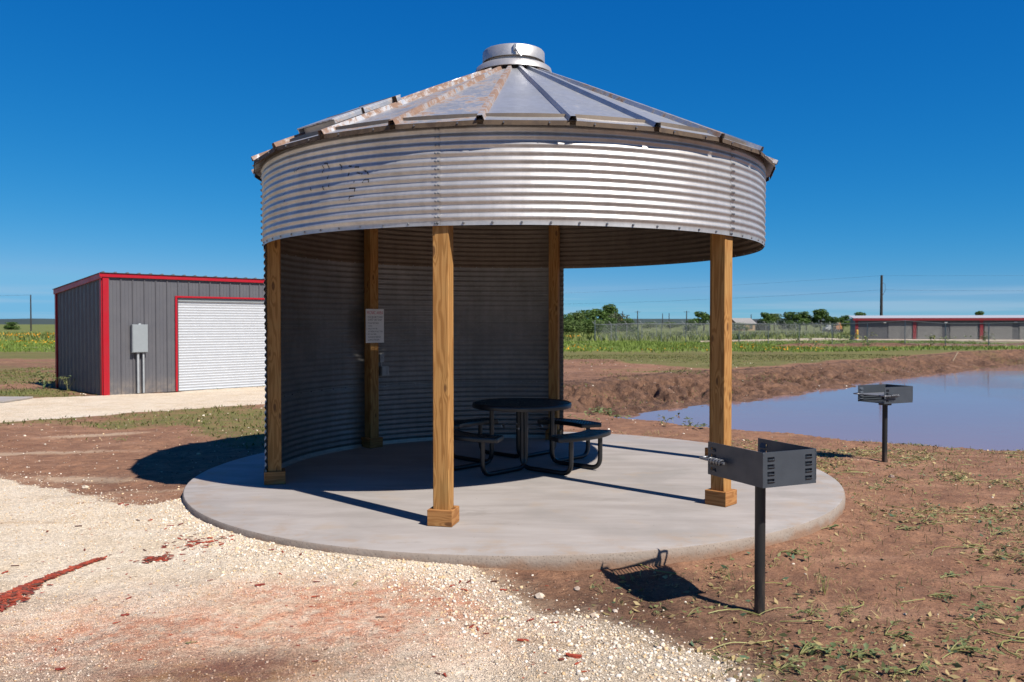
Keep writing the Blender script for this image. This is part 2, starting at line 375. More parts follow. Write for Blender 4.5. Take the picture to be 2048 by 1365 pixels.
def terrain(x, y):
    r = np.hypot(x, y)
    big = (fbm(x*0.06+3, y*0.06, 3, 5)-0.5)*0.30*sstep(25, 70, r)
    med = (fbm(x*0.7, y*0.7, 4, 9)-0.5)*0.09
    fin = (fbm(x*5.5, y*5.5, 4, 23)-0.5)*0.034
    gs = poly_sd(GRAVEL, x, y)+(fbm(x*2.2, y*2.2, 3, 41)-0.5)*0.5
    gr = sstep(0.12, -0.22, gs)
    rs = poly_sd(ROAD, x, y)+(fbm(x*1.1, y*1.1, 3, 43)-0.5)*0.7
    rd = sstep(0.2, -0.2, rs)
    base = -0.145-0.042*np.exp(-((x-1.4)**2+(y+4.1)**2)/1.0)+0.058*np.exp(-np.maximum(r-3.5, 0)/0.32)
    z = base+big+med*(1-0.75*gr)*(1-0.7*rd)+fin*(1-0.7*gr)*(1-0.5*rd)
    left = sstep(0.4, -1.2, x)*np.exp(-np.maximum(r-3.5, 0)/0.9)
    z = z+0.045*left*np.maximum(gr, 0.3)
    # pond basin and its eroded banks
    ps = poly_sd(POND, x, y)+(fbm(x*0.45, y*0.45, 4, 61)-0.5)*1.0*sstep(8, 13, y)+(fbm(x*2.4, y*2.4, 3, 63)-0.5)*0.25
    far = sstep(-1.5, 1.8, y-(9.4+0.33*(x-3)))
    wid = 1.45+(3.6-1.6*sstep(6, 14, x))*far
    t = np.clip(ps/wid, 0, 1)
    crest = 0.22*sstep(14, 34, x)*far*sstep(0.5, 1, t)*np.exp(-np.maximum(ps-wid, 0)/7)
    prof = np.where(far > 0.5, 1-(1-t)**1.7, t)
    bank = WATER-0.02+(z+crest-WATER)*prof
    gul = np.abs(fbm(x*0.55+0.3*y, y*0.42, 4, 71)-0.5)*2; gul = 1-sstep(0, 0.33, gul)
    gul2 = 1-sstep(0, 0.25, np.abs(fbm(x*1.6, y*1.3, 3, 77)-0.5)*2)
    gul3 = 1-sstep(0, 0.3, np.abs(fbm(x*3.7, y*3.1, 3, 78)-0.5)*2)
    bank = bank-far*(0.34*gul+0.20*gul2+0.07*gul3)*(4*t*(1-t))+far*(fbm(x*3, y*3, 4, 79)-0.5)*0.22*(4*t*(1-t))
    z = np.where(ps < wid, np.where(ps < 0, WATER-0.03+np.maximum(ps, -2.5)*0.3, np.maximum(bank, WATER-0.05)), z+crest)
    # low spoil berm before the fence
    berm = np.exp(-((y-(58-0.12*(x-22)))/1.3)**2)*sstep(20, 24, x)*sstep(48, 40, x)*(0.30+0.25*(fbm(x*0.5, y*0.5, 3, 81)-0.5))
    z = z+berm
    # under the slab and shed
    z = np.where(r < 3.47, np.minimum(z, -0.19), z)
    return z, dict(gr=gr, rd=rd, ps=ps, far=far, t=t, wid=wid, r=r, berm=berm, gs=gs, gul=np.maximum(gul, gul2)*(ps > 0)*(ps < wid)*far)
def axis(a, b, segs, grow=1.13, lim=6000):
    c = [segs[0][0]]
    for (s0, s1, st) in segs:
        k = max(1, round((s1-s0)/st)); c += list(np.linspace(s0, s1, k+1)[1:])
    st = segs[-1][2]; hi = c[-1]
    while hi < b: st = min(st*grow, lim); hi += st; c.append(hi)
    st = segs[0][2]; lo = c[0]
    while lo > a: st = min(st*grow, lim); lo -= st; c.insert(0, lo)
    return np.array(c)
xs = axis(-7000, 7000, [(-24, -12, 0.4), (-12, -6, 0.16), (-6, 6, 0.06), (6, 14, 0.12), (14, 34, 0.26)])
ys = axis(-400, 9000, [(-12, -5.6, 0.3), (-5.6, 3, 0.06), (3, 9, 0.09), (9, 26, 0.15), (26, 46, 0.28), (46, 64, 0.6)])
X, Y = np.meshgrid(xs, ys); shp = X.shape; x = X.ravel(); y = Y.ravel()
Z, K = terrain(x, y)
nx = len(xs); ny = len(ys)
def at_grid(px, py):             # heights and masks read back from the finished terrain grid
    px = np.asarray(px, float); py = np.asarray(py, float)
    i = np.clip(np.searchsorted(xs, px)-1, 0, nx-2); j = np.clip(np.searchsorted(ys, py)-1, 0, ny-2)
    u = (px-xs[i])/(xs[i+1]-xs[i]); w = (py-ys[j])/(ys[j+1]-ys[j]); k = j*nx+i
    f = lambda a: a[k]*(1-u)*(1-w)+a[k+1]*u*(1-w)+a[k+nx]*(1-u)*w+a[k+nx+1]*u*w
    return f(Z), {n_: f(K[n_]) for n_ in ('gr', 'rd', 'ps', 'wid', 'r', 'berm', 'gs')}
def tz1(px, py):
    i = min(max(int(np.searchsorted(xs, px))-1, 0), nx-2); j = min(max(int(np.searchsorted(ys, py))-1, 0), ny-2)
    u = (px-xs[i])/(xs[i+1]-xs[i]); w = (py-ys[j])/(ys[j+1]-ys[j]); k = j*nx+i
    return float(Z[k]*(1-u)*(1-w)+Z[k+1]*u*(1-w)+Z[k+nx]*(1-u)*w+Z[k+nx+1]*u*w)
gn = fbm(x*0.5, y*0.5, 4, 91); gn2 = fbm(x*0.16, y*0.16, 4, 95); gn3 = fbm(x*0.09, y*0.5, 3, 97)
yy = y+(gn2-0.5)*9
outside = (K['ps'] > 0)
# ground cover masks
lush = sstep(43, 47, yy)*(1-np.clip(K['berm']*6, 0, 1))
mown = sstep(31, 35, yy+2.0*(gn3-0.5)+15*sstep(4, 11, x))*sstep(47, 44, yy)*sstep(0.95, 1.45, K['ps']/K['wid']+0.5*(gn-0.5))
strip = sstep(0.46, 0.60, gn3)*sstep(13, 17, y)*sstep(31, 27, yy)*0.75*sstep(0.85, 1.1, K['ps']/K['wid'])
leftp = sstep(0.40, 0.66, gn)*sstep(2.5, -1.5, x)*sstep(0.5, 4, y)*sstep(32, 24, y)*0.8
shedp = np.exp(-((x+13.4)**2+(y-12.4)**2)/3.2)*1.2
bankg = sstep(0.60, 0.74, gn)*(K['ps'] < K['wid'])*outside*0.42
nearp = sstep(0.55, 0.7, gn)*sstep(3.5, 5.5, x+y*0.2)*sstep(9, 3, y)*sstep(-5, -1, y)*0.4
grass = np.clip(np.maximum.reduce([lush, mown*1.15, strip, leftp, shedp, bankg, nearp]), 0, 1)*(1-K['gr'])*(1-K['rd'])*outside
dry = np.clip(mown*0.7+leftp*0.75+strip*0.5+0.9*sstep(118, 124, y)*sstep(150, 140, y)*(x < 0), 0, 1)
dark = np.clip(np.where((K['ps'] < K['wid']) & outside, 0.55*K['far']+0.25, 0)+0.75*np.exp(-((x-0.75)**2/1.6+(y+4.25)**2/0.5))+0.6*sstep(0.5, 0.7, gn)*sstep(6, 2, x)*(y < 3)+K['gul']*0.6+K['berm']*3+0.9*sstep(0.55, 0.1, K['ps'])*outside+0.45*sstep(0.5, 0.66, fbm(x*0.3, y*0.8, 4, 99))*sstep(9, 14, y), 0, 1)  # gully term paints their shade in
rsx = np.exp(-(((x+1.9)/1.35)**2+((y+4.75)/0.62)**2))+0.8*np.exp(-(((x+0.75)/0.7)**2+((y+4.3)/0.45)**2))+0.55*np.exp(-(((x+1.3)/0.9)**2+((y+3.95)/0.25)**2))
red = np.clip(rsx*(0.15+1.9*fbm(x*2.6, y*2.6, 5, 101))*K['gr'], 0, 1)
wet = np.clip(1.25*np.exp(-(((x+1.42)/0.42)**2+((y+5.23)/0.24)**2))+0.6*np.exp(-(((x+2.1)/0.45)**2+((y+5.35)/0.2)**2)), 0, 1)*K['gr']
dsl = K['r']-3.54
coarse = np.clip(np.exp(-np.maximum(dsl-0.08, 0)/0.28)*(dsl > -0.1)+sstep(-1.05, -0.15, K['gs'])*(x > -1.2), 0, 1)*K['gr']
def ell(px, py, rx, ry, ang=0.0):
    cx_, cy_ = G(px, py); ca, sa = math.cos(ang), math.sin(ang); u = (x-cx_)*ca+(y-cy_)*sa; w = -(x-cx_)*sa+(y-cy_)*ca; return np.exp(-((u/rx)**2+(w/ry)**2))
tracks = sstep(0.56, 0.66, fbm(x*0.35+y*0.2, y*1.1-x*0.25, 4, 111))*sstep(-1, -3, x)*sstep(0.5, 2, y)*sstep(12, 7, y)*0.32
sand = np.clip(1.0*ell(195, 868, 0.9, 0.28, 0.5)+0.9*ell(60, 905, 1.6, 0.22, 0.15)+0.8*ell(190, 955, 0.8, 0.18, -0.2)+0.5*ell(330, 985, 0.5, 0.12)+tracks+0.75*np.exp(-np.maximum(K['gs'], 0)/0.22)*(x > -2)+0.42*np.exp(-np.maximum(K['gs'], 0)/0.4)*(x <= -2), 0, 1)*outside
verts = np.stack([x, y, Z], 1)
ii = np.arange(ny-1)[:, None]*nx+np.arange(nx-1)[None, :]
quads = np.stack([ii, ii+1, ii+nx+1, ii+nx], -1).reshape(-1, 4)
fc = lambda a: a[quads].mean(1)
fg, fr, fy, fx, fbm_ = fc(K['gr']), fc(K['rd']), fc(yy), fc(x), fc(K['berm'])
cls = np.zeros(len(quads), int); cls[fg > 0.5] = 1; cls[(fr > 0.5) & (cls == 0)] = 2
fps = fc(K['ps'])
cls[(fc(grass) > 0.5) & (fc(y) > 40)] = 3
# drop the hidden ground under the middle of the slab
keep = fc(K['r']) > 3.3
m1 = np.stack([K['gr'], sand, red, wet], 1); m1[:, 0] = np.maximum(m1[:, 0], K['rd']*0.999)
m2 = np.stack([grass, dry, dark, lush], 1)

n = NT('earth'); v = n.pos(); a1 = n.attr('m1'); a2 = n.attr('m2')
s1 = n.n('ShaderNodeSeparateColor'); n.put(s1.inputs[0], a1.outputs['Color']); s2 = n.n('ShaderNodeSeparateColor'); n.put(s2.inputs[0], a2.outputs['Color'])
n_l = n.noise(v, 0.5, 6, 0.6); n_m = n.noise(v, 3.1, 7, 0.62, 0.3); n_f = n.noise(v, 26, 6, 0.65); n_s = n.noise(n.mapping(v, (0.5, 2.0, 1)), 1.4, 6, 0.6)
n_d = n.noise(v, 7.5, 8, 0.7, 0.2)
dirt = n.mix(n.ramp(n_m, 0.3, 0.7), (0.235, 0.113, 0.066), (0.40, 0.208, 0.12))
dirt = n.mix(n.ramp(n_d, 0.36, 0.62, 0.55, 0.0), dirt, (0.135, 0.068, 0.045))
dirt = n.mix(n.ramp(n_s, 0.5, 0.72, 0, 0.75), dirt, (0.40, 0.225, 0.145))
dirt = n.mix(n.ramp(n_l, 0.5, 0.75, 0, 0.5), dirt, (0.235, 0.125, 0.08))
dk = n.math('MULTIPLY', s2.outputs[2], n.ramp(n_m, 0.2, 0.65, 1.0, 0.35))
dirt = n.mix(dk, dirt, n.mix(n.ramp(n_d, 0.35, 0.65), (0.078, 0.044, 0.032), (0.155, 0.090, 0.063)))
n_g = n.noise(v, 55, 5, 0.7)
dirt = n.mix(n.ramp(n_f, 0.52, 0.72, 0, 0.55), dirt, (0.095, 0.05, 0.032))
dirt = n.mix(n.ramp(n_g, 0.53, 0.70, 0, 0.5), dirt, (0.42, 0.27, 0.175))
dirt = n.mix(n.ramp(n_g, 0.47, 0.33, 0, 0.5), dirt, (0.085, 0.045, 0.03))
pv = n.voro(v, 38); pebble = n.ramp(pv.outputs['Distance'], 0.10, 0.16, 1.0, 0.0)
pcs = n.n('ShaderNodeSeparateColor'); n.put(pcs.inputs[0], pv.outputs['Color'])
pebble = n.math('MULTIPLY', pebble, n.ramp(pcs.outputs[0], 0.90, 0.93)); dirt = n.mix(pebble, dirt, (0.47, 0.35, 0.26))
sandm = n.ramp(n.math('ADD', s1.outputs[1], n.math('MULTIPLY', n.math('SUBTRACT', n.noise(v, 11, 7, 0.7), 0.5), 1.1)), 0.25, 0.85)
dirt = n.mix(n.math('MULTIPLY', sandm, 0.75), dirt, n.mix(n_f, (0.46, 0.32, 0.215), (0.56, 0.43, 0.31)))
# crushed limestone
gv = n.voro(v, 120); gcs = n.n('ShaderNodeSeparateColor'); n.put(gcs.inputs[0], gv.outputs['Color'])
gv2 = n.voro(v, 48); gcs2 = n.n('ShaderNodeSeparateColor'); n.put(gcs2.inputs[0], gv2.outputs['Color'])
grav = n.mix(n.ramp(n_m, 0.3, 0.7), (0.84, 0.68, 0.50), (0.95, 0.81, 0.645))
grav = n.mix(n.ramp(n_s, 0.52, 0.75, 0, 0.8), grav, (0.72, 0.535, 0.36))
grav = n.mix(n.ramp(n_l, 0.5, 0.68, 0, 0.6), grav, (0.96, 0.86, 0.73))
spk = n.ramp(gcs.outputs[0], 0, 1, 0.70, 1.20, False); spk2 = n.ramp(gcs2.outputs[0], 0, 1, 0.84, 1.12, False)
sm = n.math('MULTIPLY', spk, spk2)
edge = n.ramp(gv.outputs['Distance'], 0.45, 0.85, 1.04, 0.76)
sm = n.math('MULTIPLY', sm, edge); cc = n.n('ShaderNodeCombineColor')
for i in range(3): n.put(cc.inputs[i], sm)
redm = n.math('MULTIPLY', s1.outputs[2], n.ramp(n.noise(v, 9, 7, 0.7), 0.30, 0.66, 0.15, 1.0), True)
grav = n.mix(n.math('MULTIPLY', redm, 0.88), grav, (0.70, 0.27, 0.145))
grav = n.mix(1.0, grav, cc.outputs[0], 'MULTIPLY')
wetm = n.math('MULTIPLY', a1.outputs['Alpha'], n.ramp(n.noise(v, 5, 6, 0.7), 0.2, 0.6, 0.3, 1.0), True)
grav = n.mix(n.math('MULTIPLY', wetm, 0.85), grav, n.mix(n.ramp(n_m, 0.4, 0.62), (0.27, 0.10, 0.06), (0.46, 0.22, 0.06)))
dustm = n.ramp(n.math('ADD', s1.outputs[0], n.math('ADD', n.math('MULTIPLY', n.math('SUBTRACT', n_f, 0.5), 0.9), n.math('MULTIPLY', n.math('SUBTRACT', n_d, 0.5), 0.9))), 0.30, 0.66)
gmask = dustm
col = n.mix(gmask, dirt, grav)
# short grass and far meadow
gnz = n.noise(v, 1.3, 6, 0.65); gfar = n.noise(n.mapping(v, (0.10, 0.35, 1)), 1.0, 5, 0.6)
gcol = n.mix(n.ramp(gnz, 0.3, 0.7), (0.085, 0.125, 0.026), (0.16, 0.195, 0.048))
gcol = n.mix(n.ramp(gfar, 0.35, 0.65, 0, 0.7), gcol, (0.17, 0.235, 0.045))
gcol = n.mix(n.math('MULTIPLY', s2.outputs[1], n.ramp(n_m, 0.25, 0.7, 0.4, 1.0)), gcol, (0.150, 0.118, 0.042))
gmk = n.ramp(n.math('ADD', s2.outputs[0], n.math('ADD', n.math('MULTIPLY', n.math('SUBTRACT', n.noise(v, 6, 8, 0.75), 0.5), 1.7), n.math('MULTIPLY', n.math('SUBTRACT', n_f, 0.5), 0.9))), 0.28, 1.0)
col = n.mix(n.math('MULTIPLY', gmk, 0.88), col, gcol)
n.set(Base_Color=col, Roughness=n.ramp(wetm, 0, 1, 0.93, 0.55)); n.b.inputs['Specular IOR Level'].default_value = 0.25
hgt = n.math('ADD', n.math('MULTIPLY', n_f, 0.55), n.math('MULTIPLY', n.math('SUBTRACT', 1.0, gv.outputs['Distance']), n.math('MULTIPLY', gmask, 0.35)))
hgt = n.math('ADD', hgt, n.math('MULTIPLY', n.noise(v, 9, 6, 0.65), 0.9))
b1 = n.bump(n.math('MULTIPLY', n.noise(v, 2.6, 9, 0.68, 0.5), s2.outputs[2]), 0.9, 0.30)
n.bump(n.math('ADD', hgt, n.math('MULTIPLY', n_d, 0.8)), 0.9, 0.028, b1); M['earth'] = n.m

names = ['ground', 'gravel_drive', 'gravel_road', 'field']
for c in range(4):
    q = quads[(cls == c) & keep]
    used, inv = np.unique(q, return_inverse=True)
    me = np_mesh(names[c], verts[used], inv.reshape(-1, 4))
    for nm, arr in (('m1', m1), ('m2', m2)):
        at = me.attributes.new(nm, 'FLOAT_COLOR', 'POINT'); at.data.foreach_set('color', arr[used].astype(np.float32).ravel())
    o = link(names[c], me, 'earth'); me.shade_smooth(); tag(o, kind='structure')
tag(bpy.data.objects['ground'], 'bare reddish brown earth around the slab and pond', None)
tag(bpy.data.objects['gravel_drive'], 'cream crushed limestone drive with reddish stains in front of the shelter')
tag(bpy.data.objects['gravel_road'], 'cream gravel road passing the grey shed door')
tag(bpy.data.objects['field'], 'green meadow beyond the mown strip')
# water
PW = [(a+(a-22)*0.06, b+(b-18)*0.06) for a, b in POND]
w = MB(); w.add([(p[0], p[1], WATER) for p in PW], [tuple(range(len(PW)))])
tag(w.build('pond_water', 'muddy_water'), 'still muddy pond water reflecting the blue sky', kind='structure')
# distant hills
for nm, lab, az0, az1, dist, hh in (('hills', 'long low blue wooded hills on the horizon at left', -62, -24, 5200, 62), ('hills', 'faint low blue ridge on the horizon at right', -14, 44, 7600, 52)):
    b = MB(); A = np.linspace(R(az0), R(az1), 90)
    prof = []
    for i, a in enumerate(A):
        e = math.sin(math.pi*i/89)**0.5
        h = hh*e*(0.45+0.75*float(fbm(np.array([a*7.0]), np.array([dist*0.01]), 4, 7)[0]))
        for (k, hz) in ((0, -30), (0.5, h*0.7), (1.0, h), (1.8, h*0.6), (2.6, -30)):
            dd = dist+k*300; prof.append((dd*math.sin(a), dd*math.cos(a), hz))
    fs = [(i*5+j, i*5+j+1, i*5+j+6, i*5+j+5) for i in range(89) for j in range(4)]
    b.add(prof, fs); tag(b.build(nm, 'hill_scrub_haze', smooth=180), lab, kind='structure')
# slab
SLR = 3.54
b = MB(); b.lathe([(0.001, 0), (1.2, 0), (2.4, 0), (SLR-0.022, 0), (SLR-0.008, -0.004)], 120); top = b
slab = top.build('concrete_slab', 'concrete', smooth=60); tag(slab, 'round pale concrete slab under the picnic shelter', kind='structure')
b = MB(); pr = []
na = 260
for (rr, z) in ((SLR-0.008, -0.004), (SLR, -0.014), (SLR+0.004, -0.07), (SLR-0.002, -0.14), (SLR+0.004, -0.25)):
    for k in range(na):
        a = 2*math.pi*k/na; q = rr+(0.010*(random.random()-0.5) if z < -0.05 else 0); pr.append((q*math.sin(a), -q*math.cos(a), z))
b.add(pr, [(i*na+k, i*na+(k+1) % na, (i+1)*na+(k+1) % na, (i+1)*na+k) for i in range(4) for k in range(na)])
b.build('slab_edge', 'concrete_edge', slab, smooth=50)
# ------------------------------------------------------------------ the grain-bin shelter
RC = 2.743; ZK = 2.49; ZT = 3.31
shelter = empty('grain_bin_shelter', (0, 0, 0))
tag(shelter, 'open sided picnic shelter made from a corrugated galvanised grain bin on timber posts', 'picnic shelter')
def P(r, phi, z): return (r*math.sin(phi), -r*math.cos(phi), z)
def corr(phi0, phi1, z0, z1, r0, amp, npitch, flat0=0.0, flat1=0.0, per=10, dphi=1.25, dent=0.0):
    zl = []
    L = z1-z0-flat0-flat1; k = npitch*per
    if flat0: zl += [(z0, 0.0), (z0+flat0*0.5, 0.0)]
    for i in range(k+1):
        u = i/k; zl.append((z0+flat0+L*u, amp*0.5*(1-math.cos(2*math.pi*npitch*u))))
    if flat1: zl += [(z1-flat1*0.5, 0.0), (z1, 0.0)]
    m = max(2, int(abs(math.degrees(phi1-phi0))/dphi)); vs = np.zeros((len(zl), m+1, 3)); ph = np.linspace(phi0, phi1, m+1)
    for j, (z, a) in enumerate(zl):
        d = (fbm(ph*6+3, np.full(m+1, z*3.0), 3, 15)-0.5)*dent
        r = r0+a+d; vs[j] = np.stack([r*np.sin(ph), -r*np.cos(ph), np.full(m+1, z)], 1)
    i0 = np.arange(len(zl)-1)[:, None]*(m+1)+np.arange(m)[None, :]
    f = np.stack([i0, i0+1, i0+m+2, i0+m+1], -1).reshape(-1, 4)
    return vs.reshape(-1, 3), f
PH = [R(-13+60*k) for k in range(6)]
for k in range(6):
    v_, f_ = corr(PH[k]-R(0.9), PH[(k+1) % 6]+R(0.2)+(2*math.pi if k == 5 else 0), ZK, ZT, RC+(0.0025 if k % 2 else 0.0), 0.0155, 12, flat0=0.035, dent=0.012)
    # outer face and, 2 mm inside it, the inner face, stain brown darkened to paint its shade
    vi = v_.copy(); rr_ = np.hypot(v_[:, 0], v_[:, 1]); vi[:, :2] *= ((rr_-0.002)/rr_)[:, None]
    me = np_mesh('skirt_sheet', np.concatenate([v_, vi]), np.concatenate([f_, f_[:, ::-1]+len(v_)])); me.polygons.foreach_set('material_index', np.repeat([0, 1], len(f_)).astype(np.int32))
    o = link('skirt_sheet', me, ('galvanised', 'galvanised_stain_shade'), shelter, 180); o['rust'] = 0.05
for ring in range(3):
    for s in range(2):
        p0 = R(167+60*s)-(R(1.2)if s else R(2.6)); p1 = R(167+60*(s+1))+(R(0.2) if s == 0 else R(2.4))
        v_, f_ = corr(p0, p1, 0.012+ring*0.832-(0.03 if ring else 0), 0.012+(ring+1)*0.832-(0.004 if ring == 2 else 0), RC-0.012-0.004*(ring % 2)-0.0025*s, 0.016, 12, dent=0.008)
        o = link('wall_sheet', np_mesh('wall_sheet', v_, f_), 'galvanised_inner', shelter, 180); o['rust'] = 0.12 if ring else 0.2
# base angle of the wall, and an added unseen ring blocking sun leaks under the eave
b = MB(); b.lathe([(RC-0.06, 0.004), (RC-0.06, 0.010), (RC-0.02, 0.010), (RC-0.02, 0.045), (RC-0.017, 0.045)], 60, R(165), R(289)); b.build('base_angle', 'galvanised', shelter)['rust'] = 0.2
b = MB(); b.lathe([(RC-0.012, ZT-0.02), (RC-0.012, 3.40)], 96); b.build('eave_light_block', 'galvanised_stain_shade', shelter, smooth=180)['rust'] = 0.3
# bolts
b = MB()
def bolt(r, phi, z, s=0.0105, outw=1):
    c = Vector(P(r, phi, z)); nrm = Vector((math.sin(phi), -math.cos(phi), 0))*outw; t = Vector((math.cos(phi), math.sin(phi), 0)); u = Vector((0, 0, 1)); o = len(b.v)
    for (q, h) in ((1.0, -0.004), (1.0, 0.006), (0.55, 0.011)):
        for k in range(6):
            a = math.pi*k/3+0.3; b.v.append(tuple(c+nrm*h+(t*math.cos(a)+u*math.sin(a))*s*q))
    for i in range(2):
        for k in range(6): b.f.append((o+i*6+k, o+i*6+(k+1) % 6, o+i*6+6+(k+1) % 6, o+i*6+6+k))
    b.f.append(tuple(o+12+k for k in range(6)))
for k in range(72):
    bolt(RC+0.002, R(k*5.0+1.3), ZK+0.02); bolt(RC-0.004, R(k*5.0+1.3), ZK+0.02, 0.009, -1)
for p in PH:
    for j in range(12):
        z = ZK+0.035+(ZT-ZK-0.035)*(j+0.5)/12
        bolt(RC+0.016, p-R(0.55), z); bolt(RC+0.016, p+R(0.0), z)
        bolt(RC+0.003, p-R(0.3), ZK+0.018)
for ring in (1, 2):
    for k in range(25): bolt(RC-0.02, R(168+k*4.8), 0.012+ring*0.832-0.015, 0.008, -1)
RE_ = 2.855
for k in range(24):
    a = R(-5.5+15*k)
    for q in (-0.12, 0.12): bolt(RE_-0.012, a+q*0.55, 3.297, 0.008)
tag(b.build('bolts', 'bolt_steel', shelter), kind='stuff')
# roof panels with hollow ribs
RT, ZR = 0.40, 4.475; RE, ZE = 2.855, 3.318; NP = 24
def roofz(r): return ZE+(ZR-ZE)*(RE-r)/(RE-RT)
rusts = {}
for k in range(NP):
    c = -5.5+15*k+7.5; d = (c+180) % 360-180
    rusts[k] = 0.78 if d < -5 else (0.50 if 3 < d < 70 else (0.30 if -5 <= d <= 3 else 0.5))
for k in range(NP):
    a0 = R(-5.5+15*k); a1 = a0+R(15); b = MB()
    h = R(7.5); ch = math.cos(h)
    nr, nc = 9, 5; vs = []
    for i in range(nr):
        rr = RT+(RE-RT)*i/(nr-1)
        p0 = Vector(P(rr, a0, roofz(rr))); p1 = Vector(P(rr, a1, roofz(rr)))
        for j in range(nc):
            u = j/(nc-1); q = p0.lerp(p1, u); q.z += 0.006*(random.random()-0.5)*(0 < j < nc-1)*(0 < i < nr-1); vs.append(q)
    b.add(vs, [(i*nc+j, i*nc+j+1, (i+1)*nc+j+1, (i+1)*nc+j) for i in range(nr-1) for j in range(nc-1)])
    o = b.build('roof_panel', 'galvanised_roof', shelter, smooth=25); o['rust'] = rusts[k]
    lp = MB(); q0 = Vector(P(RE, a0, ZE)); q1 = Vector(P(RE, a1, ZE)); e = (q1-q0); g = 0.026/e.length; nrm = Vector((math.sin((a0+a1)/2), -math.cos((a0+a1)/2), 0))
    A = q0+e*g; B = q1-e*g; dn = Vector((0, 0, -0.040))+nrm*0.004
    lp.hexa([A+dn, B+dn, B+dn-nrm*0.003, A+dn-nrm*0.003, A, B, B-nrm*0.003, A-nrm*0.003])
    lo = lp.build('eave_lip', 'rusty_lip', o); lo['rust'] = 0.6
    # rib on the a0 edge: hollow trapezoid
    rb = MB(); t = Vector((math.cos(a0), math.sin(a0), 0)); sl = Vector((math.sin(a0)*(RE-RT), -math.cos(a0)*(RE-RT), ZE-ZR)).normalized(); up = t.cross(sl); up = up if up.z > 0 else -up
    vs = []
    for i in range(8):
        rr = RT-0.02+(RE+0.012-RT+0.02)*i/7; c0 = Vector(P(rr, a0, roofz(rr))); wv = 0.55+0.45*min(1, rr/1.0); jg = 0.003*(random.random()-0.5)
        for (du, dv) in ((-0.036, -0.004), (-0.024, 0.036), (0.020, 0.038), (0.034, -0.004)): vs.append(c0+t*(du*wv+jg)+up*(dv*wv+0.002))
    rb.add(vs, [(i*4+j, i*4+j+1, i*4+j+5, i*4+j+4) for i in range(7) for j in range(3)])
    ro = rb.build('rib', 'galvanised_roof', o); dd = (math.degrees(a0)+180) % 360-180
    ro['rust'] = 0.98 if dd < 2 else (0.80 if dd > 30 else 0.5)
# vent: throat coloured near-black for the shaded gap, lower collar, upper ring and lid
b = MB(); b.lathe([(0.375, 4.44), (0.375, 4.586)], 40); o = b.build('vent_throat_shade', 'house_dark', shelter, smooth=60)
b = MB(); b.lathe([(0.44, 4.500), (0.446, 4.505), (0.428, 4.565), (0.40, 4.585), (0.33, 4.592)], 56); o = b.build('vent_collar', 'galvanised', shelter, smooth=40); o['rust'] = 0.12
b = MB(); b.lathe([(0.318, 4.585), (0.318, 4.66)], 48); o = b.build('vent_neck', 'galvanised', shelter, smooth=60); o['rust'] = 0.2
b = MB(); b.lathe([(0.350, 4.636), (0.355, 4.638), (0.352, 4.752), (0.343, 4.763), (0.25, 4.778), (0.10, 4.788), (0.001, 4.79)], 56); o = b.build('vent_cap', 'galvanised', shelter, smooth=40); o['rust'] = 0.1
b = MB(); pc = R(3)
for dx in (-0.035, 0.012): b.box(P(0.364, pc+dx, 4.715), (0.015, 0.025, 0.065), pc)
b.tube([P(0.372, pc+0.01, 4.70), P(0.39, pc+0.08, 4.65), P(0.395, pc+0.16, 4.612)], 0.013, 8); b.build('vent_latch', 'zinc_bolt', shelter)
# roof hatch lying between two ribs on the left slope
hp = R(-43); tv = Vector((math.cos(hp), math.sin(hp), 0)); dv = Vector((math.sin(hp)*(RE-RT), -math.cos(hp)*(RE-RT), ZE-ZR)).normalized(); uv = tv.cross(dv); uv = uv if uv.z > 0 else -uv
def HP(s, r, h): return Vector(P(r, hp, roofz(r)))+tv*s+uv*h
hatch = empty('roof_hatch', (0, 0, 0), parent=shelter)
def slab_on_roof(name, s0, s1, r0, r1, h0, h1, mat, rust, taper=0.0):
    b = MB(); b.hexa([HP(s0, r1, h0), HP(s1, r1, h0), HP(s1*(1-taper), r0, h0), HP(s0*(1-taper), r0, h0), HP(s0, r1, h1), HP(s1, r1, h1), HP(s1*(1-taper), r0, h1), HP(s0*(1-taper), r0, h1)])
    o = b.build(name, mat, hatch, bevel=0.004); o['rust'] = rust
slab_on_roof('hatch_curb', -0.26, 0.26, 1.90, 2.58, 0.0, 0.065, 'galvanised_roof', 0.5, 0.22)
slab_on_roof('hatch_lid', -0.285, 0.285, 1.80, 2.63, 0.067, 0.082, 'galvanised_roof', 0.75, 0.22)
slab_on_roof('hatch_lid_flange', -0.29, -0.278, 1.81, 2.62, 0.030, 0.071, 'galvanised_roof', 0.7, 0.22)
slab_on_roof('hatch_lid_flange', 0.278, 0.29, 1.81, 2.62, 0.030, 0.071, 'galvanised_roof', 0.8, 0.22)
for rr in (1.88, 2.26): slab_on_roof('hatch_band', -0.292, 0.292, rr, rr+0.035, 0.025, 0.086, 'rusty_lip', 0.8, 0.16)
# six timber posts with mitred base boards
PR = RC-0.10
post0 = MB(); post0.box((0, 0, 1.60), (0.14, 0.14, 3.20)); pm = post0.me('post', 0.006)
tb = MB(); tb.hexa([(-0.108, -0.108, 0.002), (0.108, -0.108, 0.002), (0.072, -0.072, 0.002), (-0.072, -0.072, 0.002), (-0.108, -0.108, 0.135), (0.108, -0.108, 0.135), (0.072, -0.072, 0.135), (-0.072, -0.072, 0.135)])
tm = tb.me('base_board', 0.003)
for i, p in enumerate(PH):
    me = pm if i == 0 else pm
    o = link('post', me, 'timber' if i == 0 else None, shelter, 35 if i == 0 else None); o.location = P(PR, p, 0.001); o.rotation_euler = (0, 0, p)
    for k in range(4):
        t_ = link('base_board', tm, 'timber_trim' if (i == 0 and k == 0) else None, o); t_.rotation_euler = (0, 0, k*math.pi/2)
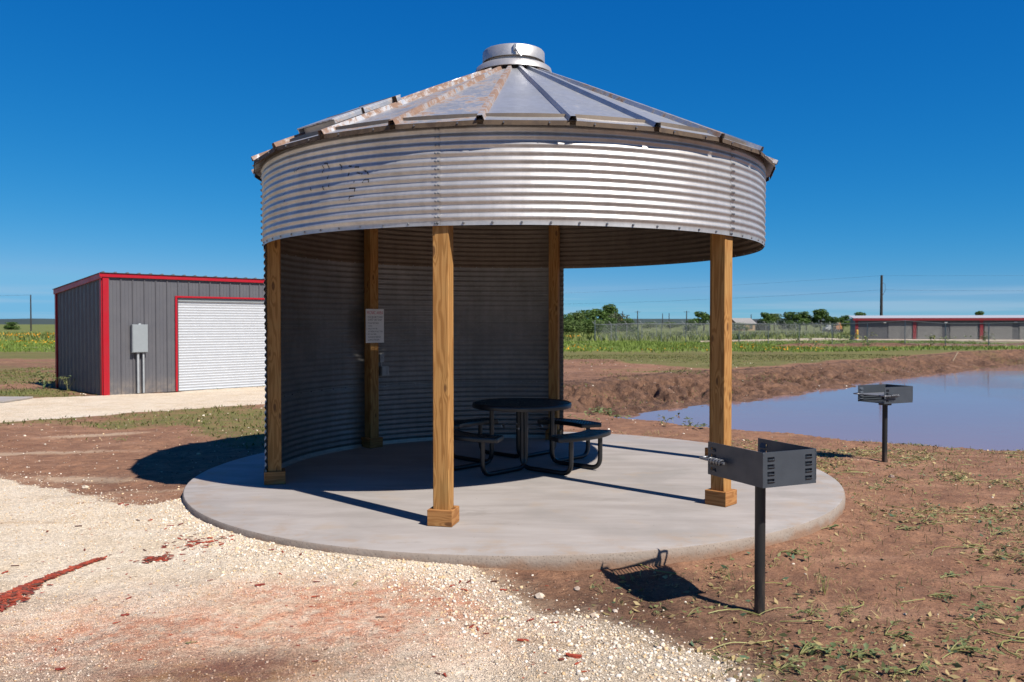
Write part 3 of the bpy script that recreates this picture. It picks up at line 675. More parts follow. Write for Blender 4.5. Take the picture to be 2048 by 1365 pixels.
# old painted strokes on the left of the skirt
def sk(px, py):                  # sight line to the outside of the skirt -> angle and height
    th = R(-1.163); xx = px-1024; y_ = 682.5-py; d = np.array([xx, FPX*math.cos(th)-y_*math.sin(th), FPX*math.sin(th)+y_*math.cos(th)])
    o = np.array(CAM); A = d[0]**2+d[1]**2; B = 2*(o[0]*d[0]+o[1]*d[1]); C = o[0]**2+o[1]**2-(RC+0.008)**2
    t = (-B-math.sqrt(B*B-4*A*C))/(2*A); p = o+t*d; return math.atan2(p[0], -p[1]), p[2]
def skr(z, p=0.0):
    u = (z-ZK-0.035)/(ZT-ZK-0.035); return RC+0.0155*0.5*(1-math.cos(2*math.pi*12*u))+float(fbm(np.array([p*6+3.0]), np.array([z*3.0]), 3, 15)[0]-0.5)*0.012
b = MB(); s_ = 1/8.533
strokes = [[(630, 270), (690, 260), (710, 300), (690, 345)], [(625, 270), (620, 410)], [(430, 340), (440, 390), (500, 320), (560, 300), (570, 345)], [(910, 235), (990, 235), (1000, 320)], [(910, 235), (905, 400)], [(1190, 250), (1220, 290), (1235, 350)],
  [(985, 440), (990, 500)], [(1340, 275), (1400, 285)], [(1450, 300), (1535, 300)], [(1600, 350), (1660, 380), (1695, 425)], [(1480, 390), (1590, 415)], [(1340, 390), (1350, 450)], [(1590, 570), (1605, 515), (1690, 510), (1695, 560)], [(1435, 530), (1445, 560)],
  [(1620, 640), (1640, 680), (1680, 715)], [(1345, 660), (1450, 655), (1460, 720)], [(1360, 800), (1365, 870)], [(1350, 800), (1445, 790), (1460, 860)], [(1610, 790), (1630, 850), (1720, 840)], [(1690, 770), (1720, 800)], [(910, 590), (920, 740), (930, 770)], [(990, 710), (1005, 780)], [(1000, 580), (1020, 640)],
  [(820, 880), (850, 890), (845, 960)], [(920, 870), (930, 900)], [(690, 640), (715, 700)], [(630, 750), (630, 790)], [(670, 510), (700, 520), (705, 560)], [(460, 560), (490, 600)], [(410, 690), (480, 700)], [(150, 540), (165, 590)], [(110, 680), (130, 720)], [(285, 400), (295, 420)], [(245, 760), (290, 730)], [(415, 820), (480, 810)], [(715, 900), (700, 930)], [(40, 820), (60, 850)], [(250, 860), (260, 890)], [(125, 800), (150, 780), (165, 820)]]
for st in strokes:
    pts = []
    for i in range(len(st)-1):
        for k in range(22):
            u = k/21; pts.append((st[i][0]*(1-u)+st[i+1][0]*u, st[i][1]*(1-u)+st[i+1][1]*u))
    ring = []
    for (qx, qy) in pts:
        ph_, z_ = sk(540+qx*s_, 300+qy*s_); rr = skr(z_)+0.0035; ring.append((ph_, z_, rr))
    for i in range(len(ring)-1):
        if vnoise(np.array([i*0.35+st[0][0]]), np.array([0.5]), 3)[0] < 0.32: continue
        (p0, z0, r0), (p1, z1, r1) = ring[i], ring[i+1]; dl = math.hypot((p1-p0)*RC, z1-z0)+1e-6; w_ = 0.0065*(0.6+random.random()*0.7)
        nx_ = -(z1-z0)/dl*w_/RC; nz_ = (p1-p0)*RC/dl*w_
        b.add([P(skr(z0-nz_, p0-nx_)+0.0035, p0-nx_, z0-nz_), P(skr(z1-nz_, p1-nx_)+0.0035, p1-nx_, z1-nz_), P(skr(z1+nz_, p1+nx_)+0.0035, p1+nx_, z1+nz_), P(skr(z0+nz_, p0+nx_)+0.0035, p0+nx_, z0+nz_)], [(0, 1, 2, 3)])
tag(b.build('paint_marks', 'marker_black', shelter), 'faded broken dark letter strokes on the left of the skirt', kind='stuff')

# ------------------------------------------------------------------ sign and outlet boxes on the back wall
sp = R(-133); sq = P(PR, sp, 0); sg = empty('picnic_sign', (sq[0]+0.076*math.sin(R(47)), sq[1]-0.076*math.cos(R(47)), 1.655), R(47))
tag(sg, 'white picnic area rules sign with red heading fixed to the back left post', 'sign')
b = MB(); b.box((0, 0, 0), (0.305, 0.006, 0.457)); b.build('sign_board', 'sign_white', sg, bevel=0.0015)
def text(body, size, x, z, mat, align='LEFT', sx=1.0):
    c = bpy.data.curves.new('t', 'FONT'); c.body = body; c.size = size; c.align_x = align; c.resolution_u = 2
    o = bpy.data.objects.new('t', c); COL.objects.link(o); bpy.context.view_layer.update()
    me = bpy.data.meshes.new_from_object(o.evaluated_get(bpy.context.evaluated_depsgraph_get())); bpy.data.objects.remove(o)
    t = link('lettering', me, mat, sg); t.location = (x, -0.0045, z); t.rotation_euler = (R(90), 0, 0); t.scale = (sx, 1, 1); return t
text('PICNIC AREA', 0.062, 0, 0.158, 'ink_red', 'CENTER', 0.74)
text('FOR BUNKTOWN', 0.036, 0, 0.108, 'ink_dark', 'CENTER', 0.86); text('GUEST USE ONLY', 0.036, 0, 0.072, 'ink_dark', 'CENTER', 0.86)
for i, (t_, ind, mt) in enumerate((('1.', 0, 'ink_red'), ('PLEASE KEEP AREA', 1, 'ink_dark'), ('CLEAN', 1, 'ink_dark'), ('2.', 0, 'ink_red'), ('GRILLS MUST BE', 1, 'ink_dark'), ('ATTENDED AT ALL TIMES', 1, 'ink_dark'), ('3.', 0, 'ink_red'), ('PUT OUT FIRE', 1, 'ink_dark'), ('COMPLETELY BEFORE', 1, 'ink_dark'), ('LEAVING THE AREA', 1, 'ink_dark'))):
    row = [0, 0, 1, 2, 2, 3, 4, 4, 5, 6][i]; text(t_, 0.027, -0.142+0.024*ind, 0.03-row*0.038, mt, 'LEFT', 0.80)
def on_wall(phi, z, r=RC-0.045): return P(r, phi, z)
ob = empty('outlet_box', on_wall(R(-138.2), 1.03), R(-138.2)); tag(ob, 'grey weatherproof outlet box low on the back wall beside the sign post', 'outlet box')
b = MB(); b.box((0, 0.012, 0), (0.12, 0.06, 0.13)); b.build('box_body', 'outlet_grey', ob, bevel=0.004)
b = MB(); b.box((0.008, 0.047, 0), (0.10, 0.01, 0.11)); b.box((-0.02, 0.055, 0), (0.012, 0.008, 0.10)); b.build('cover', 'outlet_grey', ob, bevel=0.002)
ob = empty('switch_box', on_wall(R(-137.2), 1.21), R(-137.2)); tag(ob, 'small grey switch box above the outlet on the back wall', 'switch box')
b = MB(); b.box((0, 0.010, 0), (0.07, 0.045, 0.115)); b.build('box_body', 'outlet_grey', ob, bevel=0.004)
b = MB(); b.box((0, 0.036, 0.01), (0.012, 0.02, 0.028)); b.build('toggle', 'outlet_grey', ob)
b = MB(); b.tube([(0, 0.01, -0.06), (0, 0.01, -0.13)], 0.011, 8); b.build('conduit', 'outlet_grey', ob)

# ------------------------------------------------------------------ round picnic table
TB = (0.10, 0.39); TA = R(-42)
tab = empty('picnic_table', (TB[0], TB[1], 0.0), TA); tag(tab, 'round black metal mesh picnic table with four attached curved seats', 'picnic table')
def lattice(inside, x0, x1, y0, y1, z, pitch=0.034, w=0.0075, h=0.010):
    b = MB(); D = math.hypot(x1-x0, y1-y0); cx, cy = (x0+x1)/2, (y0+y1)/2
    for ang in (R(33), R(-33)):
        ux, uy = math.cos(ang), math.sin(ang); k = int(D/pitch/2)+1
        for i in range(-k, k+1):
            ox, oy = cx-uy*i*pitch, cy+ux*i*pitch; run = None; st = 0.012; m = int(D/st)
            for j in range(-m//2-2, m//2+3):
                px_, py_ = ox+ux*j*st, oy+uy*j*st; ins = inside(px_, py_) and j < m//2+2
                if ins and run is None: run = (px_, py_)
                if not ins and run is not None:
                    ex, ey = px_, py_; L = math.hypot(ex-run[0], ey-run[1])
                    if L > 0.02: b.box(((ex+run[0])/2, (ey+run[1])/2, z+(0.001 if ang > 0 else -0.001)), (L, w, h), ang)
                    run = None
    return b
TR = 0.59
lattice(lambda a, c: a*a+c*c < (TR-0.012)**2, -TR, TR, -TR, TR, 0.733).build('table_mesh', 'black_coating', tab)
b = MB(); b.lathe([(TR-0.020, 0.742), (TR-0.006, 0.748), (TR, 0.742), (TR+0.003, 0.72), (TR, 0.692), (TR-0.006, 0.690), (TR-0.010, 0.72), (TR-0.020, 0.728), (TR-0.020, 0.742)], 72); b.build('table_rim', 'black_coating', tab, smooth=40)
b = MB(); b.lathe([(0.028, 0.728), (0.05, 0.742), (0.055, 0.738), (0.03, 0.72)], 20); b.build('umbrella_ring', 'black_coating', tab, smooth=60)
SR0, SR1, SH = 0.79, 1.075, R(27)
def seat_in(px_, py_, m=0.0):
    r_ = math.hypot(px_, py_); a_ = math.atan2(py_, px_); return SR0+m < r_ < SR1-m and abs(a_)*r_ < SH*r_-m*0.9
seat_mesh = lattice(lambda a, c: seat_in(a, c, 0.010), 0.66, 1.08, -0.5, 0.5, 0.440).me('seat_mesh')
outl = [(SR1*math.cos(a), SR1*math.sin(a)) for a in np.linspace(-SH, SH, 15)]+[(SR0*math.cos(a), SR0*math.sin(a)) for a in np.linspace(SH, -SH, 15)]
ol = arc_path([(*q, 0) for q in (outl+outl[:2])], 0.045, 3)[1:-1]
rim = MB(); nn = len(ol)
cen = Vector((sum(p.x for p in ol)/nn, sum(p.y for p in ol)/nn, 0)); vs = []
for p in ol:
    a_ = math.atan2(p.y, p.x); rr = math.hypot(p.x, p.y); inn = Vector((p.x, p.y, 0)); dirc = (cen-inn).normalized()
    for (off, z) in ((0.020, 0.447), (0.004, 0.451), (0.0, 0.445), (-0.002, 0.425), (0.0, 0.402), (0.005, 0.400), (0.010, 0.42), (0.020, 0.436)): vs.append((p.x+dirc.x*off, p.y+dirc.y*off, z))
rim.add(vs, [(i*8+j, ((i+1) % nn)*8+j, ((i+1) % nn)*8+(j+1) % 8, i*8+(j+1) % 8) for i in range(nn) for j in range(8)])
rim_me = rim.me('seat_rim')
leg = MB(); LW = 0.27
pth = arc_path([(0.24, 0, 0.71), (0.24, 0, 0.030), (0.955, 0, 0.030), (0.955, 0, 0.43)], 0.13, 7); leg.tube(pth, 0.0265, 12); leg_me = leg.me('leg')
brk = MB(); brk.box((0.92, 0, 0.42), (0.22, 0.04, 0.012)); brk_me = brk.me('seat_bracket')
first = True
for k in range(4):
    a_ = k*math.pi/2
    s0 = link('seat', seat_mesh, 'black_coating' if first else None, tab); s0.rotation_euler = (0, 0, a_)
    q = link('seat_rim', rim_me, 'black_coating' if first else None, s0, 40 if first else None)
    for sgn in (-1, 1):
        l_ = link('leg', leg_me, 'black_coating' if first and sgn < 0 else None, tab, 60 if first and sgn < 0 else None)
        l_.location = (-math.sin(a_)*LW*sgn, math.cos(a_)*LW*sgn, 0.001); l_.rotation_euler = (0, 0, a_)
        k_ = link('seat_bracket', brk_me, 'black_coating' if first and sgn < 0 else None, l_)
    first = False
b = MB()
for k in range(4):
    a_ = k*math.pi/2+math.pi/4; b.box((0.20*math.cos(a_)*1.1, 0.20*math.sin(a_)*1.1, 0.46), (0.30, 0.03, 0.006), a_+math.pi/2)
    b.box((0.36*math.cos(a_), 0.36*math.sin(a_), 0.695), (0.42, 0.035, 0.02), a_)
b.build('cross_brace', 'black_coating', tab)
for k in range(4):
    a_ = k*math.pi/2+math.pi/4
    for s in (-1, 1):
        b = MB(); c = Vector((0.235*math.cos(a_), 0.235*math.sin(a_), 0.46))+Vector((-math.sin(a_), math.cos(a_), 0))*0.05*s; b.tube([c, c+Vector((math.cos(a_), math.sin(a_), 0))*0.012], 0.011, 6); b.build('brace_bolt', 'zinc_bolt', tab)

# ------------------------------------------------------------------ two park grills
def panel_holes(L, H, t, holes, rnd=0.02):   # sheet in the XZ plane, front at y=0, holes as (x0,x1,z0,z1)
    xs_ = sorted({0, rnd, L-rnd, L, *[q for h in holes for q in h[:2]]}); zs_ = sorted({0, rnd, H-rnd, H, *[q for h in holes for q in h[2:]]})
    b = MB(); cell = {}
    for i in range(len(xs_)-1):
        for j in range(len(zs_)-1):
            cx_, cz_ = (xs_[i]+xs_[i+1])/2, (zs_[j]+zs_[j+1])/2
            if any(h[0] < cx_ < h[1] and h[2] < cz_ < h[3] for h in holes): continue
            cell[(i, j)] = 1
    vid = {}
    def vv(i, j, s):
        k = (i, j, s)
        if k not in vid: vid[k] = len(b.v); b.v.append((xs_[i], t*s, zs_[j]))
        return vid[k]
    for (i, j) in cell:
        b.f.append((vv(i, j, 0), vv(i+1, j, 0), vv(i+1, j+1, 0), vv(i, j+1, 0))); b.f.append((vv(i, j, 1), vv(i, j+1, 1), vv(i+1, j+1, 1), vv(i+1, j, 1)))
        for (di, dj, e) in ((-1, 0, ((i, j), (i, j+1))), (1, 0, ((i+1, j+1), (i+1, j))), (0, -1, ((i+1, j), (i, j))), (0, 1, ((i, j+1), (i+1, j+1)))):
            if (i+di, j+dj) not in cell: (p, q) = e; b.f.append((vv(*p, 0), vv(*q, 0), vv(*q, 1), vv(*p, 1)))
    for h in holes:   # pressed louvre lip under each slot
        x0, x1, z0, z1 = h
        b.hexa([(x0, t+0.0005, z1+0.003), (x1, t+0.0005, z1+0.003), (x1, t+0.003, z1+0.003), (x0, t+0.003, z1+0.003), (x0, t+0.012, z0-0.006), (x1, t+0.012, z0-0.006), (x1, t+0.015, z0-0.006), (x0, t+0.015, z0-0.006)])
        b.hexa([(x0, -0.001, z0-0.004), (x1, -0.001, z0-0.004), (x1, t, z0-0.001), (x0, t, z0-0.001), (x0+0.006, -0.011, z0+0.006), (x1-0.006, -0.011, z0+0.006), (x1-0.006, -0.006, z0+0.008), (x0+0.006, -0.006, z0+0.008)])
    return b
GL, GW, GH, GT = 0.53, 0.42, 0.215, 0.004
def make_grill(loc, rz, ztop, label):
    zg = tz1(*loc)-0.02; g = empty('park_grill', (loc[0], loc[1], zg), rz)   # local +x from the closed end to the open end
    tag(g, label, 'grill', 'black park grills on posts beside the slab')
    zb = ztop-GH-zg; sl = lambda x0: [(x0, x0+0.055, 0.030+k*0.044, 0.052+k*0.044) for k in range(4)]
    pa = panel_holes(GL, GH, GT, sl(GL-0.085)).build('side_panel', 'grill_paint', g, smooth=20); pa.location = (-GL/2, GW/2+0.0, zb); pa.rotation_euler = (0, 0, 0)
    pa.scale = (1, -1, 1)
    pd = panel_holes(GL, GH, GT, sl(GL-0.085)).build('side_panel', 'grill_paint', g, smooth=20); pd.location = (-GL/2, -GW/2, zb)
    pb = panel_holes(GW-2*GT, GH, GT, sl(0.03)+sl(GW-2*GT-0.085)).build('back_panel', 'grill_paint', g, smooth=20); pb.location = (-GL/2+0.0005, GW/2-GT, zb); pb.rotation_euler = (0, 0, -math.pi/2)
    b = MB(); b.box((0, 0, zb+0.006), (GL-0.012, GW-0.012, 0.005)); b.build('firebox_floor', 'grill_paint', g)
    b = MB()
    for s in (-1, 1): b.box((-GL/2+0.004, s*(GW/2-0.004), zb+GH-0.012), (0.012, 0.012, 0.02)); b.box((-GL/2+0.003, s*(GW/2-0.003), zb+GH/2), (0.010, 0.010, GH-0.05))
    b.build('corner_weld', 'grill_paint', g, bevel=0.002)
    gr_ = MB(); zg_ = zb+0.105
    for k in range(15): gr_.tube([(-GL/2+0.03, -GW/2+0.03+k*(GW-0.06)/14, zg_), (GL/2+0.01, -GW/2+0.03+k*(GW-0.06)/14, zg_)], 0.005, 6)
    for xx in (-GL/2+0.05, GL/2+0.008): gr_.box((xx, 0, zg_-0.009), (0.022, GW-0.05, 0.007))
    grate = gr_.build('cooking_grate', 'steel_rod', g)
    for s in (-1, 1):
        y0 = s*(GW/2-0.03); y1 = s*(GW/2+0.042)
        h = MB(); h.tube(arc_path([(GL/2-0.02, y0, zg_), (GL/2+0.045, y0, zg_), (GL/2+0.045, y1, zg_), (GL/2-0.22, y1, zg_)], 0.03, 5), 0.0085, 8)
        hl = [(GL/2-0.075-0.125*i/90, y1+0.0175*math.cos(i*2*math.pi*4.5/90), zg_+0.0175*math.sin(i*2*math.pi*4.5/90)) for i in range(91)]
        h.tube(hl, 0.0052, 6); h.build('coil_handle', 'steel_rod', grate, smooth=60)
    b = MB(); b.box((0, 0, zb-0.022), (0.115, 0.115, 0.040)); b.build('mount_collar', 'grill_paint', g, bevel=0.003)
    b = MB(); b.tube([(0, 0, 0.0), (0, 0, zb-0.03)], 0.0335, 20); b.build('post', 'grill_post_paint', g, smooth=60)
    b = MB(); b.box((0.0, 0.042, zb-0.03), (0.03, 0.03, 0.014)); b.tube([(0.0, 0.05, zb-0.022), (0, 0.075, zb-0.022)], 0.009, 6); b.build('set_bolt', 'grill_paint', g)
    return g
make_grill((1.575, 5.33-9.56), math.atan2(0.91, -0.41), 0.906, 'nearer black park grill on a post in the reddish dirt by the slab edge')
make_grill((4.92, 11.02-9.56), math.atan2(-0.44, -0.90), 0.865, 'farther black park grill standing between the slab and the pond')

# ------------------------------------------------------------------ grey shed with red trim
shed = empty('storage_shed', (SHED_O[0], SHED_O[1], -0.15), R(45)); tag(shed, 'dark grey ribbed metal shed with red trim and white roll-up door', 'shed')
SW, SD, HF, HB = 7.6, 3.7, 3.13, 2.81
D0, D1, DH = 1.90, 5.55, 2.55
def rib_panel(w, h, h2=None):     # sheet in the XZ plane with a rib at x=0, face towards -y
    h2 = h if h2 is None else h2; b = MB(); prof = [(0.0, -0.028), (0.018, -0.028), (0.034, 0.0), (w*0.36, 0.0), (w*0.37, -0.006), (w*0.40, -0.006), (w*0.41, 0), (w*0.66, 0.0), (w*0.67, -0.006), (w*0.70, -0.006), (w*0.71, 0), (w-0.016, 0.0), (w, -0.028)]
    vs = [(x_, y_, 0) for x_, y_ in prof]+[(x_, y_, h+(h2-h)*x_/w) for x_, y_ in prof]; k = len(prof)
    return b.add(vs, [(i, i+1, k+i+1, k+i) for i in range(k-1)])
PWd = 0.30
full = rib_panel(PWd, HF-0.06).me('wall_panel'); shortp = rib_panel(PWd, HF-0.06-DH-0.04).me('wall_panel'); fl = sh = True
k = 0; x_ = 0.13
while x_ < SW-0.1:
    mid = x_+PWd/2; over = D0-0.10 < mid < D1+0.10
    o = link('wall_panel', shortp if over else full, ('shed_grey' if (sh if over else fl) else None), shed)
    if over: sh = False
    else: fl = False
    o.location = (x_, 0, DH+0.04 if over else 0); x_ += PWd; k += 1
x_ = 0.06
while x_ < SD-0.05:
    w_ = min(PWd, SD-x_); h0 = HF+(HB-HF)*x_/SD; h1 = HF+(HB-HF)*(x_+w_)/SD
    o = rib_panel(w_, h0-0.08, h1-0.08).build('side_wall_panel', 'shed_grey', shed); o.location = (0, x_, 0); o.rotation_euler = (0, 0, math.pi/2); o.scale = (1, -1, 1); x_ += w_
b = MB(); b.box((SW/2+0.05, SD-0.02, HB/2), (SW, 0.03, HB)); b.box((SW+0.05, SD/2, 1.4), (0.03, SD, 2.75)); b.build('rear_walls', 'shed_grey', shed)
# trim
def bar(name, c, d, mat='red_trim', par=shed, bev=0.004): b = MB(); b.box(c, d); return b.build(name, mat, par, bevel=bev)
bar('corner_trim', (0.055, -0.022, (HF-0.06)/2), (0.15, 0.045, HF-0.06)); bar('corner_trim', (-0.022, 0.075, (HF-0.07)/2), (0.045, 0.13, HF-0.07))
bar('corner_trim', (-0.022, SD-0.03, (HB-0.05)/2), (0.05, 0.10, HB-0.05))
bar('eave_trim', (SW/2, -0.045, HF-0.045), (SW+0.2, 0.05, 0.105))
b = MB(); b.hexa([(-0.065, -0.06, HF-0.13), (-0.035, -0.06, HF-0.13), (-0.035, SD+0.06, HB-0.13), (-0.065, SD+0.06, HB-0.13), (-0.065, -0.06, HF+0.01), (-0.035, -0.06, HF+0.01), (-0.035, SD+0.06, HB+0.01), (-0.065, SD+0.06, HB+0.01)]); b.build('rake_trim', 'red_trim', shed, bevel=0.004)
bar('door_trim', (D0-0.03, -0.035, DH/2), (0.06, 0.03, DH)); bar('door_trim', (D1+0.03, -0.035, DH/2), (0.06, 0.03, DH)); bar('door_trim', ((D0+D1)/2, -0.035, DH+0.02), (D1-D0+0.12, 0.032, 0.05))
# roof sheet with ribs
b = MB(); sl_ = (HB-HF)/SD
b.hexa([(-0.09, -0.10, HF+0.012), (SW+0.15, -0.10, HF+0.012), (SW+0.15, SD+0.1, HB+0.012), (-0.09, SD+0.1, HB+0.012), (-0.09, -0.10, HF+0.020), (SW+0.15, -0.10, HF+0.020), (SW+0.15, SD+0.1, HB+0.020), (-0.09, SD+0.1, HB+0.020)])
x_ = -0.05
while x_ < SW+0.1:
    b.hexa([(x_, -0.101, HF+0.02), (x_+0.07, -0.101, HF+0.02), (x_+0.07, SD+0.101, HB+0.02), (x_, SD+0.101, HB+0.02), (x_+0.02, -0.101, HF+0.046), (x_+0.05, -0.101, HF+0.046), (x_+0.05, SD+0.101, HB+0.046), (x_+0.02, SD+0.101, HB+0.046)]); x_ += PWd
b.build('roof', 'shed_roof', shed)
# roll-up door curtain and hood
ns = 33; prof = []
for i in range(ns):
    z0 = 0.03+(DH-0.13)*i/ns; p = (DH-0.13)/ns
    prof += [(0.035, z0), (0.040, z0+p*0.12), (0.060, z0+p*0.22), (0.052, z0+p*0.6), (0.040, z0+p*0.95)]
prof.append((0.035, 0.03+(DH-0.13)))
b = MB(); k = len(prof); b.add([(D0, a_, z) for a_, z in prof]+[(D1, a_, z) for a_, z in prof], [(i, i+1, k+i+1, k+i) for i in range(k-1)])
o = b.build('roll_up_door', 'door_white', shed); o.scale = (1, 1, 1)
bar('door_hood', ((D0+D1)/2, 0.03, DH-0.055), (D1-D0, 0.05, 0.09), 'panel_grey'); bar('bottom_bar', ((D0+D1)/2, 0.035, 0.015), (D1-D0, 0.05, 0.03), 'conduit_grey', bpy.data.objects['roll_up_door'])
bar('door_backing', ((D0+D1)/2, 0.10, DH/2), (D1-D0+0.1, 0.02, DH), 'house_dark')
ebx = empty('electrical_panel', (SHED_O[0]+0.86*0.707, SHED_O[1]+0.86*0.707, -0.10), R(45)); tag(ebx, 'grey electrical breaker box with two conduits on the shed front wall', 'electrical box')
b = MB(); b.box((0, -0.10, 1.40), (0.40, 0.13, 0.74)); b.build('box_body', 'panel_grey', ebx, bevel=0.006)
b = MB(); b.box((0.0, -0.171, 1.40), (0.375, 0.012, 0.71)); b.build('box_door', 'panel_grey', ebx, bevel=0.003)
b = MB(); b.box((0, -0.12, 1.785), (0.06, 0.05, 0.03)); b.build('hub', 'conduit_grey', ebx)
for xo in (-0.035, 0.105):
    b = MB(); b.tube([(xo, -0.095, 1.04), (xo, -0.095, -0.03)], 0.032 if xo < 0 else 0.026, 10); b.build('conduit', 'conduit_grey', ebx, smooth=60)
b = MB(); b.box((0, 0, 0), (1.6, 1.2, 0.05)); o = b.build('concrete_pad', 'concrete', bevel=0.01); px_, py_ = G(-22, 799, -0.1); o.location = (px_-0.15, py_+0.1, tz1(px_, py_)+0.03); tag(o, 'small bluish grey concrete pad at the left edge by the road', kind='structure')
# ------------------------------------------------------------------ far storage units, fence, poles
SB = (39.3, 86.0); unit = empty('storage_units', (SB[0], SB[1], -0.15), R(-17)); tag(unit, 'long low row of grey storage units with red trim beyond the pond', 'storage building')
LB = 34.0; HBk = 2.80
b = MB(); b.box((LB/2, 3.0, 1.22), (LB, 6.0, 2.44)); b.build('walls', 'far_wall_grey', unit)
b = MB(); b.hexa([(-0.25, -0.25, 2.47), (LB+0.2, -0.25, 2.47), (LB+0.2, 6.2, HBk), (-0.25, 6.2, HBk), (-0.25, -0.25, 2.53), (LB+0.2, -0.25, 2.53), (LB+0.2, 6.2, HBk+0.06), (-0.25, 6.2, HBk+0.06)]); b.build('roof', 'far_roof_white', unit)
b = MB(); b.box((LB/2, -0.27, 2.36), (LB+0.5, 0.06, 0.26)); b.build('fascia', 'far_red', unit)
b = MB(); b.box((0.16, -0.03, 1.2), (0.32, 0.06, 2.4)); b.build('corner_trim', 'far_red', unit)
dx = [(3.5, 5.9), (6.5, 9.0), (9.8, 12.5), (13.2, 15.9), (16.6, 19.3), (20.0, 22.7), (23.4, 26.1), (26.8, 29.5)]
for i, (a_, c_) in enumerate(dx):
    b = MB(); pr = []
    for j in range(25): z0 = 0.02+2.05*j/25; pr += [(-0.035, z0), (-0.055, z0+0.04)]
    k = len(pr); b.add([(a_, q, z) for q, z in pr]+[(c_, q, z) for q, z in pr], [(j, j+1, k+j+1, k+j) for j in range(k-1)]); b.build('roll_up_door', 'far_door_grey', unit)
for xx in (6.2, 12.9, 19.6, 26.4):
    b = MB(); b.box((xx, -0.05, 1.15), (0.34, 0.08, 2.3)); b.build('red_pilaster', 'far_red', unit)
for xx in (3.1, 9.35, 16.2):
    b = MB(); b.box((xx, -0.12, 2.02), (0.30, 0.20, 0.16)); b.build('wall_light', 'lamp_white', unit, bevel=0.03)
# concrete apron and far drive as sheets
def sheet(name, pts, lift, mat, label):
    b = MB(); b.add([(a_, c_, tz1(a_, c_)+lift) for a_, c_ in pts], [tuple(range(len(pts)))]); o = b.build(name, mat); tag(o, label, kind='structure'); return o
simple('pale_limestone', (0.58, 0.47, 0.37), 0.9, var=0.08, scale=0.8)
b = MB(); b.box((SB[0]+16, SB[1]-3.4-4.7, -0.14), (36, 6.4, 0.24), R(-17)); tag(b.build('storage_apron', 'pale_limestone'), 'pale apron in front of the far storage units', kind='structure')
drv = [(18.5, 72.5), (24.5, 78.5), (31, 84), (37.2, 89.5), (37.2, 82.6), (31, 79), (25, 75)]
b = MB(); k = len(drv); b.add([(p[0], p[1], 0.03) for p in drv]+[(p[0], p[1], -0.5) for p in drv], [tuple(range(k))]+[(i, (i+1) % k, k+(i+1) % k, k+i) for i in range(k)]); tag(b.build('far_gravel_drive', 'pale_limestone'), 'pale gravel drive leading to the storage units', kind='structure')
bo = empty('bollard', (SB[0]-0.15, SB[1]-0.9, -0.1)); tag(bo, 'yellow bollard at the corner of the far storage units', 'bollard')
b = MB(); b.tube([(0, 0, 0), (0, 0, 1.05)], 0.14, 12); b.lathe([(0.14, 1.05), (0.10, 1.13), (0.001, 1.16)], 12); b.build('pipe', 'bollard_yellow', bo, smooth=50)

def fence(p0, p1, label, h=1.83, step=3.05, barbed=False, gauge=0.006):
    p0 = Vector((*p0, 0)); p1 = Vector((*p1, 0)); L = (p1-p0).length; e = (p1-p0)/L; f = empty('chain_link_fence', (p0.x, p0.y, -0.1), math.atan2(e.y, e.x)); tag(f, label, 'fence', 'chain link fences beyond the pond')
    def zg(s): q = p0+e*s; return tz1(q.x, q.y)+0.1
    k = int(L/step); z0 = [zg(i*step) for i in range(k+1)]
    for i in range(k+1):
        s = i*step; b = MB(); r_ = 0.045 if i in (0, k) else 0.036; b.tube([(s, 0, z0[i]-0.05), (s, 0, z0[i]+h+(0.5 if i == 0 and barbed else 0.03))], r_, 8)
        if barbed: b.tube([(s, 0, z0[i]+h), (s-0.10, 0.28, z0[i]+h+0.33)], 0.022, 5)
        b.build('fence_post', 'fence_steel', f)
    b = MB()
    for i in range(k): b.tube([(i*step, 0, z0[i]+h), ((i+1)*step, 0, z0[i+1]+h)], 0.027, 6)
    b.build('top_rail', 'fence_steel', f)
    if barbed:
        b = MB()
        for (q, dz) in ((0.10, 0.12), (0.19, 0.22), (0.27, 0.32)):
            for i in range(k): b.tube([(i*step-q*0.35, q, z0[i]+h+dz), ((i+1)*step-q*0.35, q, z0[i+1]+h+dz)], 0.006, 3, False)
        tag(b.build('barbed_wire', 'fence_steel', f), kind='stuff')
    vs = []; fs = []; pit = 0.10; m = int(k*step/pit); zz = np.interp(np.arange(-30, m+60)*pit, np.arange(k+1)*step, z0); g2 = gauge/2
    for i in range(m+1):
        for sg_ in (1, -1):
            s0 = i*pit; s1 = s0+sg_*h; ha = 0.0; hb = h
            if s1 > k*step: hb = (k*step-s0); s1 = k*step
            if s1 < 0: hb = s0; s1 = 0.0
            za = zz[i+30]+0.03; zb_ = zz[min(len(zz)-1, max(0, int(round(s1/pit))+30))]+hb; o = len(vs)
            vs += [(s0-g2, 0.002*sg_, za), (s0+g2, 0.002*sg_, za), (s1+g2, 0.002*sg_, zb_), (s1-g2, 0.002*sg_, zb_), (s0, g2+0.002*sg_, za), (s1, g2+0.002*sg_, zb_)]
            fs += [(o, o+1, o+2, o+3), (o+1, o+4, o+5, o+2), (o+4, o, o+3, o+5)]
    tag(link('wire_mesh', np_mesh('wire_mesh', vs, fs), 'fence_steel', f), kind='stuff')
fence((9.1, 81.8), (45.5, 39.9), 'chain link fence running from the far corner post towards the pond', gauge=0.007)
fence((9.1, 82.2), (52, 122), 'farther chain link fence with slanted barbed arms behind the drive', step=2.75, barbed=True, gauge=0.012)

